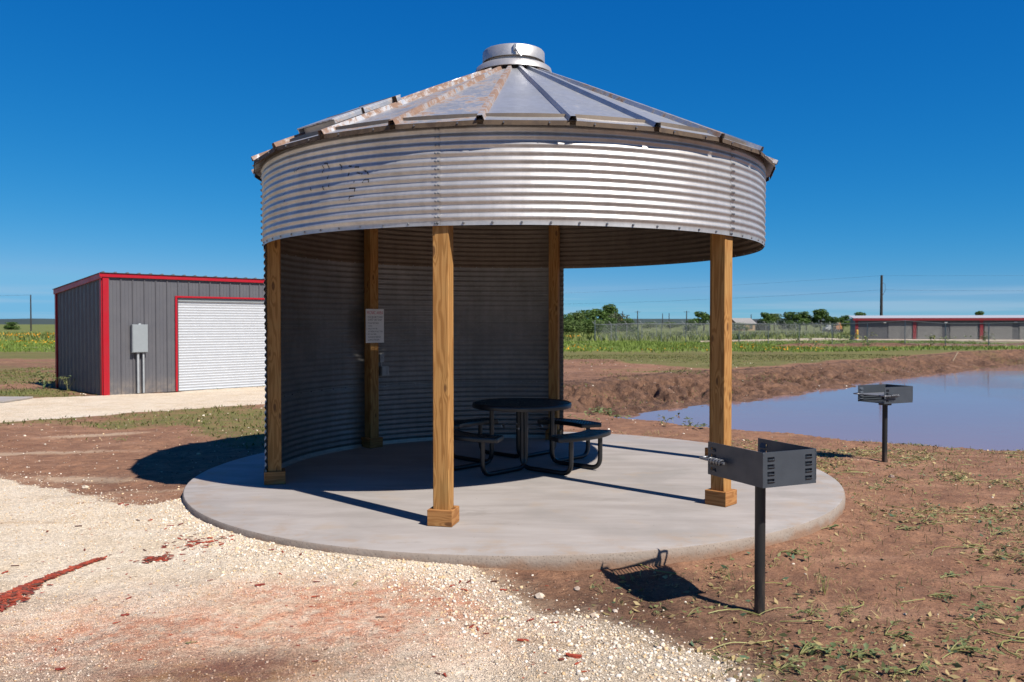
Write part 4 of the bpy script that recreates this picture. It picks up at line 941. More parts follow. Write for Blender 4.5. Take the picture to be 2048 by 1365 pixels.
def pole(px, d, ytop, label, rad, arm=0.0, lamp=False):
    x_ = (px-1024)/FPX*d; y_ = d+CAM[1]; zt = CAM[2]+(648.6-ytop)*d/FPX; p = empty('utility_pole', (x_, y_, 0)); tag(p, label, 'utility pole', 'utility poles on the horizon')
    b = MB(); b.tube([(0, 0, -0.4), (0, 0, zt*0.5), (0, 0, zt)], rad, 10, r2=rad*0.72); b.build('pole_shaft', 'creosote_pole', p, smooth=60)
    if arm: b = MB(); b.box((0, 0, zt-0.5), (arm, 0.12, 0.12)); b.build('crossarm', 'creosote_pole', p)
    if lamp:
        b = MB(); b.tube([(0.1, 0, zt-0.9), (0.45, 0, zt-1.2), (0.5, 0, zt-1.9), (0.15, 0, zt-2.6)], 0.02, 5); b.build('drop_wire', 'wire_dark', p)
    return Vector((x_, y_, zt))
big = pole(1762, 108, 551, 'tall dark utility pole rising behind the storage units', 0.20, 0.0, True)
lf = pole(62, 215, 590, 'lone dark utility pole in the field left of the shed', 0.20)
pole(1245, 330, 623, 'far thin utility pole just right of the tan building', 0.22); pole(1275, 350, 622, 'far utility pole with crossarm left of the gap in the trees', 0.25, 2.4)
pole(1325, 380, 627, 'far thin utility pole, left one of the close pair', 0.22); pole(1338, 380, 627, 'far thin utility pole, right one of the close pair', 0.22)
pole(1373, 340, 622, 'far utility pole with crossarm left of the dark round tree', 0.25, 2.4); pole(1502, 330, 629, 'far thin utility pole above the dark long roof', 0.2)
hid = pole(700, 185, 590, 'utility pole in the field behind the shelter wall', 0.2)
def wire(a_, b_, sag, r_, label):
    pts = [a_.lerp(b_, i/24)-Vector((0, 0, sag*4*(i/24)*(1-i/24))) for i in range(25)]; m = MB(); m.tube(pts, r_, 4, False); tag(m.build('power_line', 'wire_dark'), label, 'power line', 'overhead wires')
wire(big-Vector((0, 0, 0.05)), hid-Vector((0, 0, 0.1)), 1.0, 0.008, 'upper overhead wire running left from the tall pole')
wire(big-Vector((0, 0, 1.9)), hid-Vector((0, 0, 1.6)), 1.2, 0.011, 'lower overhead wire running left from the tall pole')
wire(big-Vector((0, 0, 0.05)), Vector((150, 70, 9)), 0.8, 0.008, 'upper overhead wire running right from the tall pole')
wire(big-Vector((0, 0, 1.9)), Vector((150, 70, 6.8)), 0.8, 0.010, 'lower overhead wire running right from the tall pole')
wire(lf-Vector((0, 0, 0.05)), Vector((-300, 190, 7.6)), 1.0, 0.03, 'pale overhead wire running left from the lone pole')

# far houses and machines
def fx(px, d): return ((px-1024)/FPX*d+CAM[0], d+CAM[1])
def gable(name, px, d, w, dp, h, hr, mw, mr, label, rz=0.0, cat='house', wins=2):
    p = fx(px, d); o = empty(name, (p[0], p[1], tz1(*p)-0.1), rz); tag(o, label, cat)
    b = MB(); b.box((0, 0, h/2), (w, dp, h)); b.add([(-w/2, -dp/2, h), (-w/2, dp/2, h), (-w/2, 0, hr-0.08), (w/2, -dp/2, h), (w/2, dp/2, h), (w/2, 0, hr-0.08)], [(0, 1, 2), (3, 5, 4)]); b.build('walls', mw, o)
    b = MB(); e = 0.3
    for s in (-1, 1): b.hexa([(-w/2-e, s*(dp/2+e), h-0.12), (w/2+e, s*(dp/2+e), h-0.12), (w/2+e, 0, hr), (-w/2-e, 0, hr), (-w/2-e, s*(dp/2+e), h), (w/2+e, s*(dp/2+e), h), (w/2+e, 0, hr+0.1), (-w/2-e, 0, hr+0.1)])
    b.build('roof', mr, o)
    for i in range(wins):
        b = MB(); b.box((-w/2+w*(i+0.5)/wins, -dp/2-0.02, h*0.55), (1.0, 0.06, 1.1)); b.build('window', 'house_dark', o)
    return o
gable('farmhouse', 1481, 235, 6.5, 5, 2.0, 3.5, 'house_tan', 'house_roof', 'far tan house with grey gable roof left of the trees', R(25))
gable('barn', 1513, 240, 6.2, 6, 2.2, 2.9, 'house_dark', 'house_dark', 'far low dark barn beside the tan house', 0, 'barn', 0)
gable('cabin', 1241, 205, 1.5, 3.0, 2.2, 3.2, 'house_tan', 'machine_orange', 'far small tan building at the end of the tree clump', R(60), 'building', 0)
def machine(px, d, w, h, m, label, name, cat):
    p = fx(px, d); o = empty(name, (p[0], p[1], tz1(*p))); tag(o, label, cat)
    b = MB(); b.box((0, 0, 0.5+h*0.32), (w, 1.6, h*0.62)); b.build('body', m, o, bevel=0.08)
    b = MB(); b.box((w*0.12, 0, 0.5+h*0.62+h*0.2), (w*0.45, 1.3, h*0.42)); b.build('cab', m, o, bevel=0.08)
    for s in (-0.32, 0.32):
        for q in (-0.8, 0.8):
            b = MB(); b.tube([(s*w, q-0.12, 0.4), (s*w, q+0.12, 0.4)], 0.4, 14); b.build('wheel', 'tyre_black', o)
machine(1675, 170, 1.3, 1.5, 'machine_orange', 'far orange tractor parked left of the storage units', 'tractor', 'tractor')
machine(1655, 175, 1.5, 1.1, 'trailer_white', 'far white utility cart parked left of the orange tractor', 'utility_cart', 'cart')

# ------------------------------------------------------------------ trees
def leaf_cloud(c, n_, size, cols, rad, seed, hollow=0.45):
    g_ = np.random.default_rng(seed); d = g_.normal(size=(n_, 3)); d /= np.linalg.norm(d, axis=1)[:, None]; rr = (hollow+(1-hollow)*g_.random(n_)**0.6)[:, None]
    return np.array(c)+d*rr*np.array(rad)*(1+0.22*(g_.random((n_, 1))-0.5)), g_
def tree_meshes(h, w, seed, cols, dens=1.0, trunk=0.28):
    g_ = np.random.default_rng(seed); lob = []
    for i in range(int(9+5*g_.random())):
        a_ = g_.random()*6.283; q = g_.random()**0.6; zz = trunk+0.12+(0.86-trunk)*g_.random(); sp_ = (1-abs(zz-0.5)*1.05)
        lob.append(((w*0.42*q*sp_*math.cos(a_), w*0.42*q*sp_*math.sin(a_), h*zz), w*(0.15+0.13*g_.random())))
    lob.append(((0, 0, h*0.84), w*0.22))
    V = []; C = []
    for i, (c, r_) in enumerate(lob):
        n_ = int(150*dens); p, g2 = leaf_cloud(c, n_, 0, cols, (r_, r_, r_*0.85), seed*31+i)
        p = p[p[:, 2] < h*1.03]; n_ = len(p); s = h*0.034*(0.6+0.9*g2.random(n_)); u = g2.normal(size=(n_, 3)); u /= np.linalg.norm(u, axis=1)[:, None]; t = np.cross(u, g2.normal(size=(n_, 3))); t /= np.linalg.norm(t, axis=1)[:, None]
        q = np.stack([p-u*s[:, None], p+t*s[:, None]*0.7, p+u*s[:, None], p-t*s[:, None]*0.7], 1); V.append(q.reshape(-1, 3))
        f_ = np.array(cols[0])+(np.array(cols[1])-np.array(cols[0]))*(g2.random((n_, 1))*0.6+0.4*g_.random()); C.append(np.repeat(f_, 4, 0))
    V = np.concatenate(V); C = np.concatenate(C); F = np.arange(len(V)).reshape(-1, 4)
    crown = np_mesh('crown', V, F, C)
    b = MB(); b.tube([(0, 0, -0.3), (0.02*h, 0, h*0.25), (0, 0.02*h, h*0.55), (0.01*h, 0, h*0.8)], h*0.035, 7, r2=h*0.010)
    for (c, r_) in lob[:5]: b.tube([(0.01*h, 0.005*h, h*0.28), (c[0]*0.5, c[1]*0.5, c[2]*0.75), c], h*0.016, 5, r2=h*0.004)
    return crown, b.me('trunk')
GRN = [((0.030, 0.064, 0.015), (0.085, 0.145, 0.028)), ((0.045, 0.080, 0.022), (0.115, 0.165, 0.042)), ((0.05, 0.06, 0.04), (0.10, 0.115, 0.07))]
protos = [tree_meshes(1.0, 0.95, 3, GRN[0], 1.2), tree_meshes(1.0, 1.25, 5, GRN[0], 1.1, 0.08), tree_meshes(1.0, 1.3, 8, GRN[1], 1.1, 0.02), tree_meshes(1.0, 0.7, 13, GRN[0], 1.0, 0.2), tree_meshes(1.0, 1.2, 21, GRN[2], 0.6, 0.05), tree_meshes(1.0, 1.15, 34, GRN[1], 1.1, 0.2)]
for c_, t_ in protos: c_.materials.append(M['tree_leaf']); t_.materials.append(M['bark'])
def tree(px, d, ytop, kind, label, sw=1.0, name='tree'):
    p = fx(px, d); h = CAM[2]+0.2+(648.6-ytop)*d/FPX; o = empty(name, (p[0], p[1], tz1(*p)-0.05), (px*1.7) % 6.28); tag(o, label, 'bush' if name == 'bush' else 'tree', 'trees and bushes along the field edge')
    for nm, me in (('crown', protos[kind][0]), ('trunk', protos[kind][1])):
        q = bpy.data.objects.new(nm, me); COL.objects.link(q); q.parent = o; q.scale = (h*sw*1.18, h*sw*1.18, h)
T = [(1112, 160, 620, 3, 'dark tree at the left end of the clump, beside the back post', 0.9), (1136, 150, 631, 1, 'pale green tree second from the back post in the clump', 1.0), (1158, 152, 627, 5, 'rounded green tree third from the back post in the clump', 1.0), (1180, 156, 622, 1, 'broad dark green tree in the middle of the clump', 1.15), (1204, 158, 620, 0, 'full dark green tree right of the middle of the clump', 1.15), (1221, 162, 611, 3, 'tallest narrow tree rising from the right of the clump', 0.85), (1233, 155, 627, 4, 'thin greyish tree at the right end of the clump', 0.9),
     (1407, 225, 625, 0, 'dark round tree just left of the right front post', 1.2), (1440, 228, 627, 1, 'tree hidden mostly behind the right front post', 1.1), (1533, 235, 627, 0, 'round tree next to the dark barn', 0.95), (1549, 238, 629, 5, 'bright green tree second from the dark barn', 1.0), (1577, 236, 626, 1, 'spreading tree left of the centre of the right row', 1.0), (1601, 236, 625, 0, 'spreading tree at the centre of the right row', 1.05), (1613, 240, 631, 5, 'smaller tree right of the centre of the right row', 1.0), (1642, 236, 620, 3, 'tallest tree of the right row', 1.15), (1668, 240, 635, 1, 'low dark tree right of the tallest tree', 1.1), (1686, 242, 632, 0, 'low tree near the end of the storage roof', 1.1), (1718, 262, 626, 3, 'tree top peeping over the end of the storage roof', 1.1), (1960, 262, 624, 3, 'tree top peeping over the middle of the storage roof', 0.8)]
for t in T: tree(*t)
B = [(1126, 138, 640, 2, 'low olive bush in front of the clump, nearest the back post', 1.3), (1150, 136, 642, 2, 'low olive bush in front of the clump, second from the back post', 1.35), (1172, 138, 640, 1, 'low dark bush in front of the clump, third from the back post', 1.25), (1194, 137, 641, 2, 'low pale bush in front of the clump, fourth from the back post', 1.25), (1216, 141, 638, 1, 'low dark bush in front of the clump at its right', 1.2), (1258, 150, 639, 1, 'round dark bush right of the small tan building', 1.0), (1382, 222, 640, 1, 'low bush left of the dark round tree', 1.1), (1483, 210, 646, 2, 'low bush in front of the tan house', 1.5), (1300, 300, 645, 2, 'low far bush in the gap between the tree groups', 2.2), (22, 260, 645, 1, 'dark bush in the field left of the lone pole', 1.8), (1340, 320, 645, 2, 'low far bush under the close pair of poles', 2.4)]
for t in B: tree(*t, name='bush')

# ------------------------------------------------------------------ plants, stones and litter
def blades(name, pos, h, lean, wid, cols, mat, label, seed=0, segs=1):
    g_ = np.random.default_rng(seed); n_ = len(pos); a_ = g_.random(n_)*6.283; side = np.stack([np.cos(a_), np.sin(a_), np.zeros(n_)], 1)*wid[:, None]/2; la = g_.random(n_)*6.283
    ld = np.stack([np.cos(la)*lean*h, np.sin(la)*lean*h, np.zeros(n_)], 1); up = np.zeros((n_, 3)); up[:, 2] = h
    mid = pos+up*0.55+ld*0.3; tip = pos+up+ld
    V = np.stack([pos-side, pos+side, mid+side*0.8, mid-side*0.8, tip+side*0.12, tip-side*0.12], 1).reshape(-1, 3); o = np.arange(n_)[:, None]*6
    F = np.concatenate([o+np.array([0, 1, 2, 3]), o+np.array([3, 2, 4, 5])]); ob_ = link(name, np_mesh(name, V, F, np.repeat(cols, 6, 0)), mat); tag(ob_, label, kind='stuff'); return ob_
def lerpc(a_, b_, t): return np.array(a_)[None]+(np.array(b_)-np.array(a_))[None]*t[:, None]
def scatter(n_, x0, x1, y0, y1, prob, seed):
    g_ = np.random.default_rng(seed); x_ = x0+(x1-x0)*g_.random(n_); y_ = y0+(y1-y0)*g_.random(n_); z_, k_ = at_grid(x_, y_); keep_ = g_.random(n_) < prob(x_, y_, k_); return np.stack([x_, y_, z_], 1)[keep_], {a_: b_[keep_] for a_, b_ in k_.items()}, g_
# meadow: tall grass belt and orange wildflowers
def meadow_p(x_, y_, k_):
    yy_ = y_+(fbm(x_*0.16, y_*0.16, 4, 95)-0.5)*9; return sstep(43, 47, yy_)*(k_['ps'] > k_['wid'])*(k_['berm'] < 0.05)*(0.3+0.7*sstep(0.35, 0.6, fbm(x_*0.3, y_*0.3, 3, 201)))*np.where((x_ > 36) & (y_ > 78) & (y_ < 96), 0, 1)*np.where(poly_sd(drv, x_, y_) < 0.3, 0, 1)
pos, k_, g_ = scatter(120000, -62, 46, 43, 78, meadow_p, 301)
n_ = len(pos); tt = fbm(pos[:, 0]*0.25, pos[:, 1]*0.25, 3, 303)
blades('meadow_grass', pos, (0.07+0.17*g_.random(n_))*(0.45+1.0*tt), 0.3+0.4*g_.random(n_), 0.03+0.04*g_.random(n_), lerpc((0.085, 0.14, 0.018), (0.18, 0.24, 0.045), g_.random(n_)), 'plant', 'belt of tall green grass in front of the fence', 1)
pos, k_, g_ = scatter(26000, -120, 70, 78, 140, lambda a_, c_, k_: 0.8*np.where((a_ > 30) & (c_ > 74) & (c_ < 97), 0, 1), 311)
n_ = len(pos); blades('far_meadow_grass', pos, 0.25+0.45*g_.random(n_), 0.4+0*pos[:, 0], 0.12+0.1*g_.random(n_), lerpc((0.07, 0.11, 0.02), (0.19, 0.21, 0.06), g_.random(n_)), 'plant', 'rough grass of the far meadow', 2)
def flower_p(x_, y_, k_):
    return meadow_p(x_, y_, k_)*sstep(0.58, 0.68, fbm(x_*0.22+9, y_*0.30, 3, 321))*np.where(x_ < -10, 1.5, 0.8)*sstep(34, 22, x_)
pos, k_, g_ = scatter(15000, -62, 36, 44, 76, flower_p, 323); n_ = len(pos); pos[:, 2] += 0.10+0.18*g_.random(n_)
s = 0.03+0.035*g_.random(n_); u = g_.normal(size=(n_, 3)); u[:, 2] *= 0.5; u /= np.linalg.norm(u, axis=1)[:, None]; t = np.cross(u, g_.normal(size=(n_, 3))); t /= np.linalg.norm(t, axis=1)[:, None]
V = np.stack([pos-u*s[:, None], pos-t*s[:, None], pos+u*s[:, None], pos+t*s[:, None]], 1).reshape(-1, 3)
tag(link('wildflowers', np_mesh('wildflowers', V, np.arange(n_*4).reshape(-1, 4), np.repeat(lerpc((0.52, 0.19, 0.006), (0.60, 0.32, 0.012), g_.random(n_)), 4, 0)), 'plant'), 'drifts of orange yellow wildflowers in the meadow', kind='stuff')
pos, k_, g_ = scatter(9000, -140, 60, 84, 112, lambda a_, c_, k_: sstep(0.52, 0.6, fbm(a_*0.12, c_*0.4, 3, 331))*np.where(a_ > 8, 0, 1), 333); n_ = len(pos); pos[:, 2] += 0.35+0.2*g_.random(n_)
s = 0.06+0.06*g_.random(n_); u = g_.normal(size=(n_, 3)); u /= np.linalg.norm(u, axis=1)[:, None]; t = np.cross(u, g_.normal(size=(n_, 3))); t /= np.linalg.norm(t, axis=1)[:, None]
V = np.stack([pos-u*s[:, None], pos-t*s[:, None], pos+u*s[:, None], pos+t*s[:, None]], 1).reshape(-1, 3)
tag(link('far_wildflowers', np_mesh('far_wildflowers', V, np.arange(n_*4).reshape(-1, 4), np.repeat(lerpc((0.50, 0.18, 0.006), (0.58, 0.28, 0.012), g_.random(n_)), 4, 0)), 'plant'), 'thin far strip of orange wildflowers', kind='stuff')
# short turf patches
def turf_p(x_, y_, k_):
    gn_ = fbm(x_*0.5, y_*0.5, 4, 91); gn2_ = fbm(x_*0.16, y_*0.16, 4, 95); gn3_ = fbm(x_*0.09, y_*0.5, 3, 97); yy_ = y_+(gn2_-0.5)*9
    p_ = np.maximum.reduce([sstep(0.42, 0.66, gn_)*sstep(2.5, -1.5, x_)*sstep(0.5, 4, y_), sstep(0.52, 0.62, gn3_)*sstep(13, 17, y_)*sstep(31, 27, yy_)*0.7, np.exp(-((x_+13.4)**2+(y_-12.4)**2)/3.2)*1.5, sstep(31, 35, yy_)*0.55, 0.25*sstep(0.55, 0.7, gn_)*(x_ > 3)])
    return p_*(1-k_['gr'])*(1-k_['rd'])*(k_['ps'] > k_['wid']*0.3)*(k_['r'] > 3.6)
pos, k_, g_ = scatter(120000, -20, 22, 0.5, 40, turf_p, 341); n_ = len(pos)
blades('turf', pos, 0.02+0.045*g_.random(n_), 0.6+0.5*g_.random(n_), 0.010+0.012*g_.random(n_)+pos[:, 1]*0.0006, lerpc((0.055, 0.085, 0.016), (0.15, 0.14, 0.042), g_.random(n_)), 'plant', 'patchy short grass growing on the bare earth', 3)
pos, k_, g_ = scatter(26000, 0.3, 9, -5.9, 4.5, lambda a_, c_, k_: (1-k_['gr'])*(k_['r'] > 3.62)*(k_['ps'] > 0.3)*(0.03+0.8*sstep(0.50, 0.70, fbm(a_*1.7, c_*1.7, 3, 345)))*sstep(0.4, 2.4, a_), 347); n_ = len(pos)
blades('grass_wisps', pos, 0.015+0.05*g_.random(n_)**1.6, 0.7+0.9*g_.random(n_), 0.0035+0.003*g_.random(n_), lerpc((0.11, 0.12, 0.035), (0.34, 0.27, 0.12), g_.random(n_)), 'plant', 'thin half dry grass wisps on the dirt right of the slab', 4)
# gravel stones
ico = np.array([(0, 1, 1.618), (0, -1, 1.618), (0, 1, -1.618), (0, -1, -1.618), (1, 1.618, 0), (-1, 1.618, 0), (1, -1.618, 0), (-1, -1.618, 0), (1.618, 0, 1), (-1.618, 0, 1), (1.618, 0, -1), (-1.618, 0, -1)])/1.902
icf = np.array([(0, 1, 8), (0, 8, 4), (0, 4, 5), (0, 5, 9), (0, 9, 1), (1, 9, 7), (1, 7, 6), (1, 6, 8), (8, 6, 10), (8, 10, 4), (4, 10, 2), (4, 2, 5), (5, 2, 11), (5, 11, 9), (9, 11, 7), (7, 11, 3), (7, 3, 6), (6, 3, 10), (10, 3, 2), (2, 3, 11)])
def rotm(g_, n_):
    q = g_.normal(size=(n_, 4)); q /= np.linalg.norm(q, axis=1)[:, None]; w_, x_, y_, z_ = q.T
    return np.stack([1-2*(y_*y_+z_*z_), 2*(x_*y_-z_*w_), 2*(x_*z_+y_*w_), 2*(x_*y_+z_*w_), 1-2*(x_*x_+z_*z_), 2*(y_*z_-x_*w_), 2*(x_*z_-y_*w_), 2*(y_*z_+x_*w_), 1-2*(x_*x_+y_*y_)], 1).reshape(-1, 3, 3)
def stones(name, pos, size, cols, g_, label, sink=0.35, flat=0.7):
    n_ = len(pos); T_ = ico[None]*(1+0.42*(g_.random((n_, 12, 1))-0.5)); T_ = T_*(0.6+0.8*g_.random((n_, 1, 3))); T_ = np.einsum('nij,nkj->nki', rotm(g_, n_), T_); T_[:, :, 2] *= flat
    V = pos[:, None]+T_*size[:, None, None]; V[:, :, 2] += (size*flat*(1-2*sink)*0.5)[:, None]
    F = (np.arange(n_)[:, None, None]*12+icf[None]).reshape(-1, 3); o = link(name, np_mesh(name, V.reshape(-1, 3), F, np.repeat(cols, 12, 0)), 'stone'); tag(o, label, kind='stuff'); return o
oct_ = np.array([(1, 0, 0), (-1, 0, 0), (0, 1, 0), (0, -1, 0), (0, 0, 1), (0, 0, -1.0)]); ocf = np.array([(0, 2, 4), (2, 1, 4), (1, 3, 4), (3, 0, 4), (2, 0, 5), (1, 2, 5), (3, 1, 5), (0, 3, 5)])
def grit(name, pos, size, cols, g_, label):
    n_ = len(pos); T_ = oct_[None]*(0.6+0.8*g_.random((n_, 6, 1)))*(0.7+0.6*g_.random((n_, 1, 3))); T_ = np.einsum('nij,nkj->nki', rotm(g_, n_), T_); T_[:, :, 2] *= 0.75; V = pos[:, None]+T_*size[:, None, None]; V[:, :, 2] += (size*0.25)[:, None]
    F = (np.arange(n_)[:, None, None]*6+ocf[None]).reshape(-1, 3); tag(link(name, np_mesh(name, V.reshape(-1, 3), F, np.repeat(cols, 6, 0)), 'stone'), label, kind='stuff')
def coarse_of(x_, y_, k_):
    d_ = k_['r']-3.54; return np.clip(np.exp(-np.maximum(d_-0.10, 0)/0.20)*(d_ > 0.0)*sstep(-3.4, -2.2, x_+0*y_)+0.55*np.exp(-np.maximum(d_-0.05, 0)/0.12)*(d_ > 0.0)+sstep(-0.95, -0.15, k_['gs'])*(x_ > -0.9), 0, 1)*k_['gr']
def stone_cols(g_, n_):
    c = lerpc((0.68, 0.55, 0.41), (0.92, 0.84, 0.74), g_.random(n_)); m = g_.random(n_); c[m < 0.22] *= np.array([0.95, 0.80, 0.60]); c[m > 0.93] *= 0.6; return c
pos, k_, g_ = scatter(74000, -4.2, 3.2, -6.0, -0.2, lambda a_, c_, k_: 0.95*coarse_of(a_, c_, k_), 401); n_ = len(pos); s = 0.0045+0.0110*g_.random(n_)**2.4
stones('limestone_gravel', pos, s, stone_cols(g_, n_), g_, 'loose pale limestone gravel heaped along the slab and drive edge')
pos, k_, g_ = scatter(150000, -6.4, 2.8, -6.0, 1.2, lambda a_, c_, k_: k_['gr']*(k_['r'] > 3.56)*(0.28+0.7*sstep(0.40, 0.62, fbm(a_*1.1, c_*1.1, 3, 405))), 403); n_ = len(pos); s = 0.0032+0.0062*g_.random(n_)**2.4
c = stone_cols(g_, n_); rd_ = np.exp(-(((pos[:, 0]+1.6)/1.4)**2+((pos[:, 1]+4.6)/0.7)**2)); wt_ = np.exp(-(((pos[:, 0]+1.42)/0.5)**2+((pos[:, 1]+5.23)/0.28)**2)); rd_ = rd_*(0.3+1.2*fbm(pos[:, 0]*2.6, pos[:, 1]*2.6, 4, 101)); rd_ = np.clip(rd_, 0, 1); c = c*(1-0.7*rd_[:, None])+np.array([0.55, 0.23, 0.13])*0.7*rd_[:, None]
c = c*(1-0.6*wt_[:, None])+np.array([0.40, 0.19, 0.09])*0.45*wt_[:, None]
grit('fine_gravel', pos, s, c, g_, 'fine crushed limestone chips on the drive surface')
pos, k_, g_ = scatter(26000, -1.2, 7, -6, 3.2, lambda a_, c_, k_: (1-k_['gr'])*(k_['r'] > 3.6)*(k_['ps'] > 0.3)*(0.22+0.78*np.exp(-np.maximum(k_['gs'], 0)/0.35)), 407); n_ = len(pos); s = 0.003+0.010*g_.random(n_)**3; m = g_.random(n_) < np.where(np.exp(-np.maximum(k_['gs'], 0)/0.35) > 0.3, 0.5, 0.07)
c = lerpc((0.18, 0.09, 0.06), (0.33, 0.19, 0.12), g_.random(n_)); c[m] = stone_cols(g_, m.sum())
stones('clods_and_pebbles', pos, s, c, g_, 'scattered soil clods and pale pebbles on the bare dirt')
pos, k_, g_ = scatter(26000, -9, -1.4, -1.6, 7, lambda a_, c_, k_: (1-k_['gr'])*(1-k_['rd'])*(k_['r'] > 3.6)*(0.18+0.6*np.exp(-np.maximum(k_['gs'], 0)/0.5)), 411); n_ = len(pos); s = 0.004+0.013*g_.random(n_)**3; m = g_.random(n_) < np.where(np.exp(-np.maximum(k_['gs'], 0)/0.5) > 0.3, 0.5, 0.12)
c = lerpc((0.17, 0.09, 0.06), (0.38, 0.24, 0.16), g_.random(n_)); c[m] = stone_cols(g_, m.sum())
grit('left_clods', pos, s, c, g_, 'crumbly soil clods and pale chips on the dirt left of the slab')
pos, k_, g_ = scatter(7000, -12, 30, 2, 32, lambda a_, c_, k_: (1-k_['rd'])*(k_['ps'] > 0.1)*(k_['r'] > 4)*0.55, 409); n_ = len(pos); s = 0.008+0.03*g_.random(n_)**3; m = g_.random(n_) < 0.5
c = lerpc((0.16, 0.08, 0.05), (0.30, 0.17, 0.11), g_.random(n_)); c[m] = stone_cols(g_, m.sum())
stones('far_pebbles', pos, s, c, g_, 'pale stones scattered over the far bank and earth')
# a few rocks large enough to pick out
def rock(px, py, size, col_, label):
    x_, y_ = G(px, py); g_ = np.random.default_rng(px); z_ = tz1(x_, y_); T_ = ico*(1+0.4*(g_.random((12, 1))-0.5))*(0.7+0.6*g_.random(3)); T_[:, 2] *= 0.7
    bm = bmesh.new(); vs = [bm.verts.new(p*size) for p in T_]; [bm.faces.new([vs[i] for i in f]) for f in icf]; bmesh.ops.subdivide_edges(bm, edges=list(bm.edges), cuts=1, use_grid_fill=True)
    for v_ in bm.verts: v_.co += Vector(g_.normal(size=3))*size*0.05
    me = bpy.data.meshes.new('rock'); bm.to_mesh(me); bm.free(); a_ = me.attributes.new('col', 'FLOAT_COLOR', 'POINT'); a_.data.foreach_set('color', np.tile([*col_, 1.0], len(me.vertices)).astype(np.float32)); o = link('rock', me, 'stone'); o.location = (x_, y_, z_+size*0.25); tag(o, label, 'rock')
rock(1154, 1176, 0.028, (0.42, 0.33, 0.27), 'grey brown rock in the dirt left of the grill shadow'); rock(1079, 1193, 0.030, (0.66, 0.55, 0.45), 'pale rock where the gravel meets the dirt left of the grill'); rock(1188, 1226, 0.028, (0.66, 0.52, 0.40), 'tan rock at the gravel edge below the grill shadow')
rock(1463, 1352, 0.026, (0.70, 0.67, 0.62), 'whitish rock on the gravel at the bottom right of the drive'); rock(1783, 953, 0.036, (0.33, 0.24, 0.20), 'brown rock beside the foot of the farther grill'); rock(172, 972, 0.04, (0.66, 0.56, 0.45), 'pale rock at the left edge of the gravel drive'); rock(1230, 1216, 0.02, (0.66, 0.55, 0.47), 'small pale rock alone on the dirt below the grill shadow')
# red wood chips
def chip_mesh(seed, l=1.0):
    g_ = np.random.default_rng(seed); w_ = 0.14+0.22*g_.random(); h_ = 0.07+0.07*g_.random(); V = []
    for i, u in enumerate((-0.5, -0.18, 0.2, 0.5)):
        k = (0.55+0.45*g_.random()) if i in (0, 3) else 1.0; bend = 0.05*math.sin(u*5+seed)
        for (a_, c_) in ((-1, 0), (1, 0), (0.8, 1), (-0.8, 1)): V.append((u*l, a_*w_*0.5*k+bend+0.03*g_.normal(), c_*h_*k+0.012*g_.normal()))
    F = [(3, 2, 1, 0)]+[(i*4+j, i*4+(j+1) % 4, i*4+4+(j+1) % 4, i*4+4+j) for i in range(3) for j in range(4)]+[(12, 13, 14, 15)]
    return np.array(V), F
chips = []
REDS = [(0.36, 0.055, 0.028), (0.26, 0.045, 0.03), (0.44, 0.09, 0.045), (0.18, 0.05, 0.035), (0.12, 0.055, 0.04)]
for i in range(10):
    V, F = chip_mesh(500+i); me = bpy.data.meshes.new('wood_chip'); me.from_pydata([tuple(p) for p in V], [], F); c = REDS[i % 5]; a_ = me.attributes.new('col', 'FLOAT_COLOR', 'POINT'); a_.data.foreach_set('color', np.tile([*c, 1.0], len(V)).astype(np.float32)); me.materials.append(M['wood_chip']); chips.append(me)
def chip(px, py, L, ang, kind, label=None, tilt=0.0, grp='loose red wood chips on the gravel'):
    x_, y_ = G(px, py, -0.11); o = bpy.data.objects.new('wood_chip', chips[kind % 10]); COL.objects.link(o); o.location = (x_, y_, tz1(x_, y_)+0.004); o.scale = (L, L, L); o.rotation_euler = (tilt, tilt*0.5, ang)
    tag(o, label or 'small red wood chip lying loose on the pale gravel drive', 'wood chip', grp)
chip(1147, 1300, 0.088, 0.25-0.5, 0, 'largest bright red wood chip on the gravel at bottom centre', 0.15); chip(1126, 1306, 0.055, 0.5, 8, 'dark maroon wood chip touching the largest red chip', 0.1); chip(1156, 1313, 0.055, 0.7, 2, 'orange red wood chip just below the largest red chip'); chip(1171, 1330, 0.045, 0.1, 2, 'small orange red wood chip below the cluster at bottom centre')
chip(250, 1224, 0.05, 0.5, 1, 'dark red wedge of wood chip alone at the lower left of the drive', 0.2); chip(632, 1313, 0.045, 0.2, 3, 'dark wood chip beside the wet brown stain'); chip(1352, 1358, 0.07, -0.5, 0, 'long red wood chip at the bottom edge near the right gravel edge'); chip(120, 1328, 0.05, 0.2, 1, 'red wood chip near the bottom left corner'); chip(1443, 1356, 0.07, -0.6, 7, 'red wood stick half on weeds at the bottom right of the gravel', 0.1)
g_ = np.random.default_rng(77)
